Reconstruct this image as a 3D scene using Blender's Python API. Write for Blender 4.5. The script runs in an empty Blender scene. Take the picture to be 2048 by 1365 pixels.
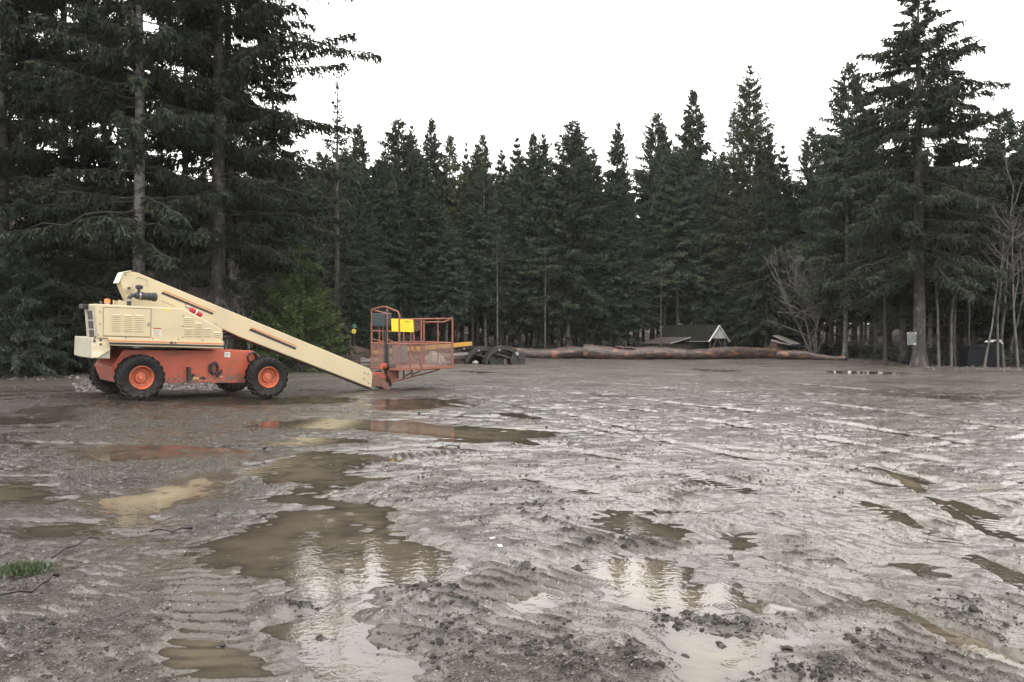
import bpy, math, random
import numpy as np
from math import radians, sin, cos, pi
from mathutils import Vector

S = bpy.context.scene
COL = S.collection

# ---------------------------------------------------------------- camera, sky, sun, exposure
F, CX, YH, CZ = 1593.0, 1024.0, 676.0, 1.55          # focal length in photo pixels, principal column, horizon row, eye height
cam = bpy.data.cameras.new('camera'); cam.sensor_width = 36; cam.lens = F / 2048 * 36
cam.shift_y = -(682.5 - YH) / 2048; cam.clip_end = 2000; cam.clip_start = .05
co = bpy.data.objects.new('camera', cam); COL.objects.link(co)
co.location = (0, 0, CZ); co.rotation_euler = (pi / 2, 0, 0); S.camera = co

SUN_EL, SUN_AZ = radians(48), radians(200)            # overcast: a very soft sun behind the camera
w = bpy.data.worlds.new('World'); S.world = w; w.use_nodes = True
N, L = w.node_tree.nodes, w.node_tree.links; N.clear()
out = N.new('ShaderNodeOutputWorld'); bg = N.new('ShaderNodeBackground')
sky = N.new('ShaderNodeTexSky'); sky.sky_type = 'NISHITA'; sky.sun_disc = False
sky.sun_elevation = SUN_EL; sky.sun_rotation = SUN_AZ; sky.dust_density = 5
hs = N.new('ShaderNodeHueSaturation'); hs.inputs['Saturation'].default_value = .15; hs.inputs['Value'].default_value = .06
tc = N.new('ShaderNodeTexCoord'); sp = N.new('ShaderNodeSeparateXYZ')
mr = N.new('ShaderNodeMapRange'); mr.inputs[1].default_value = 0; mr.inputs[2].default_value = 1
mr.inputs[3].default_value = 1.75; mr.inputs[4].default_value = 2.0      # standard overcast sky: brighter to the zenith
cl = N.new('ShaderNodeTexNoise'); cl.inputs['Scale'].default_value = 2.2; cl.inputs['Detail'].default_value = 4
cm = N.new('ShaderNodeMapRange'); cm.inputs[1].default_value = .3; cm.inputs[2].default_value = .7
cm.inputs[3].default_value = .93; cm.inputs[4].default_value = 1.07
mu = N.new('ShaderNodeMath'); mu.operation = 'MULTIPLY'
tint = N.new('ShaderNodeMix'); tint.data_type = 'RGBA'; tint.blend_type = 'MULTIPLY'; tint.inputs[0].default_value = 1
tint.inputs[6].default_value = (1.0, .972, .942, 1)
add = N.new('ShaderNodeMix'); add.data_type = 'RGBA'; add.blend_type = 'ADD'; add.inputs[0].default_value = 1
L.new(tc.outputs['Generated'], sp.inputs[0]); L.new(sp.outputs[2], mr.inputs[0])
L.new(tc.outputs['Generated'], cl.inputs[0]); L.new(cl.outputs[0], cm.inputs[0])
L.new(mr.outputs[0], mu.inputs[0]); L.new(cm.outputs[0], mu.inputs[1]); L.new(mu.outputs[0], tint.inputs[7])
L.new(sky.outputs[0], hs.inputs['Color']); L.new(hs.outputs[0], add.inputs[7]); L.new(tint.outputs[2], add.inputs[6])
L.new(add.outputs[2], bg.inputs[0]); bg.inputs[1].default_value = 1.0
L.new(bg.outputs[0], out.inputs[0])
sl = bpy.data.lights.new('sun', 'SUN'); sl.energy = .6; sl.angle = radians(40); sl.color = (1, .97, .93)
so = bpy.data.objects.new('sun', sl); COL.objects.link(so)
so.rotation_euler = (pi / 2 - SUN_EL, 0, pi - SUN_AZ); so.location = (0, -20, 40)
S.view_settings.view_transform = 'Standard'; S.view_settings.look = 'None'
S.view_settings.exposure = 0.5; S.view_settings.gamma = 1
S.cycles.max_bounces = 6; S.cycles.diffuse_bounces = 3; S.cycles.glossy_bounces = 3; S.cycles.transparent_max_bounces = 4
S.cycles.use_denoising = True

# ---------------------------------------------------------------- basic helpers
def G(px, py, z=0.0):
    "photo pixel -> point of the ground"
    y = (CZ - z) * F / (py - YH); return ((px - CX) / F * y, y)
def XA(px, y): return (px - CX) / F * y
def ZA(py, y): return CZ - (py - YH) / F * y

def tag(o, label=None, cat=None, group=None, kind=None):
    for k, v in (('label', label), ('category', cat), ('group', group), ('kind', kind)):
        if v: o[k] = v
    return o
def empty(name, loc=(0, 0, 0), rot=(0, 0, 0), **k):
    o = bpy.data.objects.new(name, None); COL.objects.link(o); o.location = loc; o.rotation_euler = rot
    o.empty_display_size = .2
    return tag(o, **k)
def link(name, me, parent=None, **k):
    o = bpy.data.objects.new(name, me); COL.objects.link(o)
    if parent: o.parent = parent
    return tag(o, **k)
def copy_tree(o, parent=None):
    c = o.copy(); COL.objects.link(c); c.parent = parent
    for ch in [x for x in bpy.data.objects if x.parent == o]: copy_tree(ch, c)
    return c

def npmesh(name, V, Q, mat, smooth=False, attrs=None):
    "mesh from numpy verts and equal-sized faces"
    V = np.asarray(V, np.float32); Q = np.asarray(Q, np.int32)
    me = bpy.data.meshes.new(name); n, k = Q.shape
    me.vertices.add(len(V)); me.vertices.foreach_set('co', V.ravel())
    me.loops.add(n * k); me.loops.foreach_set('vertex_index', Q.ravel())
    me.polygons.add(n); me.polygons.foreach_set('loop_start', np.arange(0, n * k, k, dtype=np.int32))
    try: me.polygons.foreach_set('loop_total', np.full(n, k, np.int32))
    except Exception: pass
    me.polygons.foreach_set('use_smooth', np.full(n, smooth, bool))
    for a, d in (attrs or {}).items():
        at = me.attributes.new(a, 'FLOAT', 'POINT'); at.data.foreach_set('value', np.asarray(d, np.float32))
    me.update(calc_edges=True); me.materials.append(mat)
    return me

class MB:
    "collects boxes, prisms, tubes and lathes into one mesh"
    def __init__(s): s.v = []; s.f = []
    def add(s, vs, fs):
        b = len(s.v); s.v += [tuple(p) for p in vs]; s.f += [tuple(i + b for i in f) for f in fs]; return s
    def box(s, c, d, ax=None):
        c = Vector(c); ax = ax or (Vector((1, 0, 0)), Vector((0, 1, 0)), Vector((0, 0, 1)))
        vs = [c + ax[0] * (d[0] / 2 * i) + ax[1] * (d[1] / 2 * j) + ax[2] * (d[2] / 2 * k) for i in (-1, 1) for j in (-1, 1) for k in (-1, 1)]
        return s.add(vs, [(0, 1, 3, 2), (4, 6, 7, 5), (0, 4, 5, 1), (2, 3, 7, 6), (0, 2, 6, 4), (1, 5, 7, 3)])
    def bar(s, a, b, wd, ht, up=(0, 0, 1)):
        a, b = Vector(a), Vector(b); t = (b - a); l = t.length; t.normalize(); up = Vector(up)
        if abs(t.dot(up)) > .97: up = Vector((0, 1, 0))
        sd = t.cross(up).normalized(); up = sd.cross(t)
        return s.box((a + b) / 2, (l, wd, ht), (t, sd, up))
    def prism(s, poly, lo, hi, f):
        "poly of 2-D points lofted from lo to hi; f(a, b, t) -> 3-D"
        n = len(poly); vs = [f(a, b, lo) for a, b in poly] + [f(a, b, hi) for a, b in poly]
        return s.add(vs, [tuple(range(n)), tuple(range(2 * n - 1, n - 1, -1))] + [(i, i + n, (i + 1) % n + n, (i + 1) % n) for i in range(n)])
    def tube(s, pts, r, n=8, cap=True):
        pts = [Vector(p) for p in pts]; k = len(pts); rs = r if isinstance(r, (list, tuple)) else [r] * k; vs = []; ref = None
        for i, p in enumerate(pts):
            t = (pts[min(i + 1, k - 1)] - pts[max(i - 1, 0)]).normalized()
            if ref is None: ref = Vector((0, 0, 1)) if abs(t.z) < .9 else Vector((1, 0, 0))
            sd = t.cross(ref).normalized(); ref = sd.cross(t).normalized()
            vs += [p + (sd * cos(2 * pi * j / n) + ref * sin(2 * pi * j / n)) * rs[i] for j in range(n)]
        fs = [(i * n + j, i * n + (j + 1) % n, (i + 1) * n + (j + 1) % n, (i + 1) * n + j) for i in range(k - 1) for j in range(n)]
        if cap: fs += [tuple(range(n - 1, -1, -1)), tuple((k - 1) * n + j for j in range(n))]
        return s.add(vs, fs)
    def lathe(s, prof, c, ax, n=32):
        "prof: (distance along axis, radius)"
        c, ax = Vector(c), Vector(ax).normalized(); e1 = ax.orthogonal().normalized(); e2 = ax.cross(e1); vs = []
        for d, r in prof: vs += [c + ax * d + (e1 * cos(2 * pi * j / n) + e2 * sin(2 * pi * j / n)) * r for j in range(n)]
        k = len(prof)
        fs = [(i * n + j, i * n + (j + 1) % n, (i + 1) * n + (j + 1) % n, (i + 1) * n + j) for i in range(k - 1) for j in range(n)]
        return s.add(vs, fs)
    def build(s, name, mat, parent=None, bevel=0, smooth=False, **k):
        me = bpy.data.meshes.new(name); me.from_pydata(s.v, [], s.f); me.update()
        me.materials.append(mat)
        if smooth:
            for p in me.polygons: p.use_smooth = True
        o = link(name, me, parent, **k)
        if bevel:
            m = o.modifiers.new('bevel', 'BEVEL'); m.width = bevel; m.segments = 2; m.limit_method = 'ANGLE'; m.angle_limit = radians(35)
        return o

# ---------------------------------------------------------------- numpy noise
_perm = np.random.default_rng(7).permutation(512).astype(np.int32); _perm = np.concatenate([_perm, _perm])
_ga = np.random.default_rng(8).uniform(0, 2 * pi, 1024); _gx = np.cos(_ga).astype(np.float32); _gy = np.sin(_ga).astype(np.float32)
def pn(x, y, seed=0):
    x = x + seed * 17.31; y = y - seed * 9.77
    xi = np.floor(x).astype(np.int32); yi = np.floor(y).astype(np.int32); fx = (x - xi).astype(np.float32); fy = (y - yi).astype(np.float32)
    def g(i, j):
        h = _perm[_perm[(xi + i) & 511] + ((yi + j) & 511)]
        return _gx[h] * (fx - i) + _gy[h] * (fy - j)
    u = fx * fx * fx * (fx * (fx * 6 - 15) + 10); v = fy * fy * fy * (fy * (fy * 6 - 15) + 10)
    a = g(0, 0) * (1 - u) + g(1, 0) * u; b = g(0, 1) * (1 - u) + g(1, 1) * u
    return (a * (1 - v) + b * v) * 1.5
def sstep(x, a, b):
    t = np.clip((x - a) / (b - a), 0, 1); return t * t * (3 - 2 * t)

# ---------------------------------------------------------------- materials
def mat(name, col, rough=.6, metal=0, spec=.5, col2=None, scale=6, lo=.4, hi=.65, bump=0, bscale=40, detail=4, stretch=None, coat=0, rnd=0, mudz=None):
    m = bpy.data.materials.new(name); m.use_nodes = True; nt = m.node_tree; n, l = nt.nodes, nt.links
    b = n['Principled BSDF']; b.inputs['Base Color'].default_value = (*col, 1); b.inputs['Roughness'].default_value = rough
    b.inputs['Metallic'].default_value = metal; b.inputs['Specular IOR Level'].default_value = spec
    if coat: b.inputs['Coat Weight'].default_value = coat; b.inputs['Coat Roughness'].default_value = .15
    src = None
    tcn = n.new('ShaderNodeTexCoord'); vec = tcn.outputs['Object']
    if stretch:
        mp = n.new('ShaderNodeMapping'); mp.inputs['Scale'].default_value = stretch; l.new(vec, mp.inputs[0]); vec = mp.outputs[0]
    if col2:
        t = n.new('ShaderNodeTexNoise'); t.inputs['Scale'].default_value = scale; t.inputs['Detail'].default_value = detail; l.new(vec, t.inputs[0])
        r = n.new('ShaderNodeMapRange'); r.inputs[1].default_value = lo; r.inputs[2].default_value = hi; l.new(t.outputs[0], r.inputs[0])
        x = n.new('ShaderNodeMix'); x.data_type = 'RGBA'; l.new(r.outputs[0], x.inputs[0])
        x.inputs[6].default_value = (*col, 1); x.inputs[7].default_value = (*col2, 1); src = x.outputs[2]
    if rnd:
        oi = n.new('ShaderNodeObjectInfo'); r2 = n.new('ShaderNodeMapRange'); r2.inputs[3].default_value = 1 - rnd; r2.inputs[4].default_value = 1 + rnd
        l.new(oi.outputs['Random'], r2.inputs[0]); hv = n.new('ShaderNodeHueSaturation'); l.new(r2.outputs[0], hv.inputs['Value'])
        if src: l.new(src, hv.inputs['Color'])
        else: hv.inputs['Color'].default_value = (*col, 1)
        src = hv.outputs[0]
    if mudz:                                            # splashed mud: (height of full cover, height where it ends)
        sz = n.new('ShaderNodeSeparateXYZ'); l.new(tcn.outputs['Object'], sz.inputs[0]); m1 = n.new('ShaderNodeMapRange'); m1.inputs[1].default_value = mudz[0]; m1.inputs[2].default_value = mudz[1]; m1.inputs[3].default_value = .34; m1.inputs[4].default_value = .70; l.new(sz.outputs[2], m1.inputs[0])
        tn = n.new('ShaderNodeTexNoise'); tn.inputs['Scale'].default_value = 11; tn.inputs['Detail'].default_value = 8; tn.inputs['Roughness'].default_value = .72; l.new(tcn.outputs['Object'], tn.inputs[0])
        sb = n.new('ShaderNodeMath'); sb.operation = 'SUBTRACT'; l.new(tn.outputs[0], sb.inputs[0]); l.new(m1.outputs[0], sb.inputs[1]); m2 = n.new('ShaderNodeMapRange'); m2.inputs[1].default_value = 0; m2.inputs[2].default_value = .06; m2.inputs[4].default_value = mudz[2]; l.new(sb.outputs[0], m2.inputs[0])
        xm = n.new('ShaderNodeMix'); xm.data_type = 'RGBA'; l.new(m2.outputs[0], xm.inputs[0]); xm.inputs[7].default_value = (.085, .07, .055, 1)
        if src: l.new(src, xm.inputs[6])
        else: xm.inputs[6].default_value = (*col, 1)
        src = xm.outputs[2]
    if src: l.new(src, b.inputs['Base Color'])
    if bump:
        t2 = n.new('ShaderNodeTexNoise'); t2.inputs['Scale'].default_value = bscale; t2.inputs['Detail'].default_value = 5; l.new(vec, t2.inputs[0])
        bm = n.new('ShaderNodeBump'); bm.inputs['Strength'].default_value = bump; bm.inputs['Distance'].default_value = .02
        l.new(t2.outputs[0], bm.inputs['Height']); l.new(bm.outputs[0], b.inputs['Normal'])
    return m

CREAM = mat('cream_paint', (.455, .38, .24), .42, col2=(.38, .325, .22), scale=1.6, lo=.45, hi=.8, bump=.03, bscale=8)
DIRTY = mat('weathered_cream_paint', (.33, .305, .235), .5, col2=(.25, .23, .18), scale=5, lo=.4, hi=.75)
ORNG = mat('orange_red_paint', (.36, .072, .036), .45, col2=(.24, .06, .036), scale=3, lo=.42, hi=.75, bump=.03, bscale=8, mudz=(.2, 1.0, .8))
RIMP = mat('rim_paint', (.40, .095, .042), .5, col2=(.2, .065, .04), scale=9, lo=.45, hi=.7)
RUST = mat('rusty_red_steel', (.25, .075, .04), .6, col2=(.13, .055, .038), scale=14, lo=.4, hi=.62, bump=.1, bscale=60)
BLACK = mat('black_paint', (.012, .012, .013), .45)
BOLT = mat('bolt_head', (.075, .065, .055), .6)
STRIPE = mat('black_stripe', (.018, .013, .012), .5)
OSTRIPE = mat('orange_stripe', (.50, .15, .05), .5)
TYRE = mat('tyre_rubber', (.009, .009, .009), .65, spec=.2, col2=(.02, .019, .018), scale=7, lo=.5, hi=.75, bump=.15, bscale=30, mudz=(-1.1, .4, .5))
STEEL = mat('bare_steel', (.30, .29, .28), .4, metal=.6, col2=(.15, .13, .11), scale=10)
DKST = mat('dark_wet_steel', (.011, .011, .011), .34, spec=.45, col2=(.024, .018, .015), scale=5, bump=.12, bscale=25)
AMBER = mat('amber_plastic', (.85, .17, .03), .3)
REDP = mat('red_cylinder', (.30, .02, .025), .3)
WHITE = mat('white_vinyl', (.72, .72, .70), .5)
GREYV = mat('grey_print', (.22, .21, .22), .6)
TANV = mat('tan_vinyl', (.50, .36, .18), .6)
YELL = mat('yellow_vinyl', (.66, .50, .012), .5, col2=(.58, .42, .016), scale=6)
YPAINT = mat('yellow_beam_paint', (.46, .25, .03), .5, col2=(.40, .20, .03), scale=6, lo=.45, hi=.7)
CONS = mat('console_plastic', (.022, .032, .036), .45)
MESHW = mat('mesh_wire', (.15, .085, .065), .6, col2=(.22, .15, .13), scale=20)
BARK = mat('wet_fir_bark', (.040, .034, .03), .8, col2=(.13, .122, .112), scale=3.4, lo=.5, hi=.72, bump=.5, bscale=14, stretch=(1.6, 1.6, .9), rnd=.3)
LIMB = mat('dark_limb_bark', (.030, .026, .022), .8, col2=(.075, .068, .06), scale=3, lo=.5, hi=.7, rnd=.2)
PALE = mat('pale_lichen_bark', (.135, .128, .118), .8, col2=(.035, .030, .027), scale=2.6, lo=.47, hi=.62, bump=.3, bscale=16, stretch=(1.5, 1.5, 1.8), rnd=.25)
TWIG = mat('pale_bare_twigs', (.075, .067, .06), .8, rnd=.25)
TWIGB = mat('brown_bare_twigs', (.036, .030, .027), .8, col2=(.060, .050, .045), scale=.6, rnd=.2)
def leafmat(name, a, b, sc=1.1, rnd=.25): return mat(name, a, .65, spec=.1, col2=b, scale=sc, lo=.38, hi=.64, detail=6, rnd=rnd)
FIR = leafmat('fir_needles', (.029, .038, .024), (.049, .061, .038))
FIRD = leafmat('dark_fir_needles', (.017, .0215, .0145), (.028, .034, .022))
FIRO = leafmat('olive_cedar_fronds', (.042, .047, .024), (.062, .067, .034))
FIRY = leafmat('young_fir_needles', (.044, .062, .022), (.064, .085, .034))
FIRB = leafmat('blue_green_needles', (.033, .044, .031), (.052, .067, .048))

# ---------------------------------------------------------------- the lie of the land
_epx = np.array([-4000, -500, 0, 150, 300, 600, 700, 900, 1010, 1380, 1690, 1740, 1780, 1820, 1900, 2048, 2300, 5000.])
_eyy = np.array([33, 33, 34, 34.5, 37, 43, 48, 54, 60, 61, 60, 56, 50, 44, 42, 40.5, 39.5, 39.])
LIFT_R = 0
def edge_y(x, y):
    return np.interp(CX + F * x / np.maximum(y, 1), _epx, _eyy)
LIFT = np.array([(283 - 1024) / F * 18.3, 18.3, .10])
def base_h(x, y):
    "large-scale height of the land"
    x = np.asarray(x, float); y = np.asarray(y, float)
    e = y - edge_y(x, y); px = CX + F * x / np.maximum(y, 1)
    h = sstep(e, .5, 6) * .16
    h = h + np.clip(e - 5, 0, 62) * (.01 + .30 * sstep(-px, -640, -480)) * (y > 0)
    h = h + np.clip(e - 9, 0, 60) * .05 * (y > 0)
    # the slight slope the lift stands on
    u = (x - LIFT[0]) * .755 + (y - LIFT[1]) * .656; v = (x - LIFT[0]) * -.656 + (y - LIFT[1]) * .755
    wl = np.exp(-(np.clip(np.abs(u - 1.5) - 2.2, 0, 9) / 1.6) ** 2) * np.exp(-(np.clip(np.abs(v - 1.2) - 1.6, 0, 9) / 1.5) ** 2)
    return h * (1 - wl) + wl * np.clip(.095 - .0305 * u + .019 * v, -.02, .2)
def bh(x, y): return float(base_h(x, y))
WATER = -.03

PUD = [  # outlines of the standing water, read off the photograph and laid on the ground
 [(505,1045),(560,1025),(650,1015),(760,1015),(790,1045),(800,1065),(860,1090),(905,1110),(925,1130),(880,1155),(820,1165),(750,1170),(745,1185),(765,1205),(722,1220),(715,1240),(752,1260),(740,1290),(770,1310),(800,1330),(850,1365),(900,1440),(860,1700),(600,1700),(560,1420),(600,1330),(650,1300),(570,1290),(545,1250),(610,1240),(640,1200),(560,1170),(460,1150),(400,1120),(430,1090),(480,1070)],
 [(510,945),(560,915),(640,905),(740,910),(705,930),(695,945),(725,960),(650,985),(610,1000),(570,1000),(605,968),(540,965)],
 [(520,851),(640,838),(800,839),(900,849),(980,859),(1110,871),(1050,880),(950,883),(880,871),(720,862)],
 [(740,811),(790,799),(870,796),(915,800),(880,814),(800,821)],
 [(-200,970),(60,964),(105,985),(90,1005),(-200,1012)],
 [(190,1032),(220,1005),(330,970),(400,955),(435,973),(380,1000),(290,1030),(240,1055)],
 [(30,1065),(120,1053),(205,1053),(190,1072),(60,1080)],
 [(-100,835),(90,829),(105,845),(-100,850)],
 [(360,1302),(420,1288),(490,1308),(505,1330),(440,1342),(380,1327)],
 [(590,800),(700,797),(730,802),(620,807)],
 [(1180,1042),(1240,1025),(1300,1050),(1372,1065),(1350,1082),(1270,1075),(1210,1060)],
 [(1165,1135),(1230,1118),(1330,1128),(1380,1148),(1365,1170),(1400,1185),(1470,1160),(1500,1170),(1480,1198),(1610,1217),(1560,1237),(1480,1232),(1440,1252),(1400,1262),(1450,1280),(1620,1272),(1650,1290),(1560,1312),(1600,1365),(1700,1450),(1390,1450),(1365,1330),(1335,1270),(1290,1235),(1230,1215),(1200,1170)],
 [(1020,1202),(1080,1183),(1100,1213),(1040,1238)],
 [(1415,1110),(1470,1113),(1485,1140),(1440,1137)], [(1468,1080),(1522,1083),(1535,1096),(1480,1099)],
 [(400,805),(520,802),(560,808),(430,813)], [(560,884),(640,880),(700,884),(620,890)],
 [(1650,742),(1800,745),(1800,750),(1660,748)], [(1380,738),(1500,741),(1440,746)], [(1180,790),(1260,792),(1230,797)],
 [(200,905),(330,898),(360,910),(240,918)], [(900,742),(1010,744),(960,748)], [(1840,790),(1960,795),(1900,800)],
]
TRK = [  # wheel tracks: photo points, width m, depth m, rib spacing m (0 = smooth), rib height
 ([(1150,1500),(1300,1330),(1500,1200),(1750,1080),(2048,985)], .55, .010, .145, .034),
 ([(1750,1420),(1850,1290),(1980,1190),(2150,1100)], .5, .010, .14, .034),
 ([(-150,1310),(60,1235),(220,1172),(400,1115)], .5, .012, .15, .034),
 ([(-100,1440),(150,1330),(300,1260),(420,1190)], .5, .012, .15, .034),
 ([(880,1130),(1100,1045),(1350,985),(1600,935)], .5, .012, .13, .034),
 ([(1180,1180),(1300,1100),(1480,1040),(1700,985)], .5, .010, .13, .032),
 ([(560,960),(700,925),(900,905),(1150,890)], .5, .012, .14, .032),
 ([(2200,1230),(2048,1165),(1960,1115),(1890,1070),(1810,1030),(1740,1005),(1650,985)], .36, .055, .13, .022),
 ([(2060,1075),(1960,1040),(1900,1005),(1850,985),(1790,950),(1740,928)], .26, .045, .12, .018),
 ([(2000,1310),(1900,1255),(1800,1212),(1720,1180),(1640,1140),(1560,1110)], .30, .05, .13, .02),
 ([(1620,1120),(1590,1060),(1600,1000),(1640,950),(1700,900),(1740,868),(1800,830)], .55, .010, .125, .036),
 ([(1720,1070),(1690,1040),(1655,1005),(1660,960),(1740,900),(1830,850)], .46, .010, .125, .034),
 ([(1480,912),(1560,915),(1640,920),(1720,910),(1850,893),(2060,870)], .30, .05, 0, 0),
 ([(1740,930),(1800,952),(1850,988),(1930,1000),(2060,1010)], .25, .045, 0, 0),
 ([(560,1500),(430,1330),(410,1230),(390,1160),(340,1095),(250,1040)], .60, .03, .155, .036),
 ([(640,1500),(780,1330),(900,1220),(1040,1130),(1200,1060),(1400,1000)], .60, .016, .15, .046),
 ([(900,1560),(1000,1330),(1080,1210),(1200,1130),(1360,1070)], .55, .014, .15, .042),
 ([(1360,1480),(1440,1320),(1540,1230),(1680,1160)], .50, .014, .14, .042),
 ([(2200,920),(1900,880),(1600,835),(1300,800),(1000,775),(800,765)], .45, .045, 0, 0),
 ([(2200,880),(1800,825),(1500,790),(1200,765),(1000,755)], .45, .045, .2, .015),
 ([(2200,825),(1800,785),(1500,760),(1250,745)], .5, .05, 0, 0),
 ([(2000,1020),(1700,950),(1400,895),(1100,838),(900,800)], .42, .04, .12, .015),
 ([(1800,1030),(1500,975),(1250,920),(1000,875),(700,850),(300,835)], .42, .04, .12, .015),
 ([(1300,1010),(1000,950),(700,910),(300,890),(-200,880)], .45, .04, .13, .016),
 ([(1100,905),(800,885),(500,868),(0,850),(-400,845)], .45, .04, 0, 0),
 ([(1000,835),(700,822),(400,812),(0,805),(-400,800)], .5, .045, 0, 0),
 ([(700,1000),(400,985),(100,1000),(-300,1040)], .45, .04, .13, .015),
 ([(520,1080),(300,1090),(100,1130),(-200,1200)], .45, .03, .13, .015),
 ([(2200,990),(2000,945),(1800,905),(1600,870),(1350,830),(1150,800)], .4, .045, .11, .014),
 ([(2200,1110),(2048,1060),(1950,1010),(1850,960),(1750,925)], .35, .03, .1, .012),
 ([(2200,770),(1900,755),(1600,745),(1300,736)], .5, .05, 0, 0),
 ([(1300,860),(1100,822),(950,795),(850,780)], .4, .04, 0, 0),
 ([(1250,880),(1050,835),(900,808),(800,795)], .4, .04, 0, 0),
]
CLOD = [  # patches of churned dark clods: photo point, radius x px, radius y px, strength
 (1070,1008,70,12,1), (985,1042,40,10,.8), (1345,1218,42,14,1.6), (1450,1250,110,22,1), (1480,1290,90,16,1), (1660,1345,90,24,1),
 (830,1170,60,20,1), (470,1028,100,8,.9), (665,1132,60,8,.8), (1030,1135,22,18,1.2), (1185,1090,30,9,1), (1930,1205,90,30,.8),
 (1300,1315,70,25,.8), (880,1195,30,30,.9), (640,1255,45,8,1), (460,1282,18,10,1), (900,1270,110,60,.7), (1800,1300,120,40,.6),
 (300,1240,120,60,.35), (150,1310,140,50,.45), (1260,1090,60,12,.8), (1650,940,40,6,.5), (1080,1290,100,50,.6), (1150,1330,90,30,.7),
 (600,1205,70,10,.9), (730,1350,60,14,.7), (1500,1340,60,20,.9), (50,1270,60,30,.6), (1120,1040,60,10,.7), (700,1030,90,8,.25), (1310,1180,80,10,.9), (1360,1250,60,18,1), (1060,750,60,4,2), (1350,745,80,3,2)]

def pip_sd(X, Y, poly):
    "signed distance to a polygon, positive inside"
    p = np.array([G(a, b, WATER) for a, b in poly]); q = np.roll(p, -1, 0); d = np.full(X.shape, 1e9); ins = np.zeros(X.shape, bool)
    for (ax, ay), (bx, by) in zip(p, q):
        ex, ey = bx - ax, by - ay; t = np.clip(((X - ax) * ex + (Y - ay) * ey) / (ex * ex + ey * ey + 1e-12), 0, 1)
        d = np.minimum(d, (X - ax - t * ex) ** 2 + (Y - ay - t * ey) ** 2)
        c = ((ay > Y) != (by > Y)); xx = ex * (Y - ay) / (by - ay if by != ay else 1e-9) + ax; ins ^= c & (X < xx)
    return np.where(ins, 1, -1) * np.sqrt(d)

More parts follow.
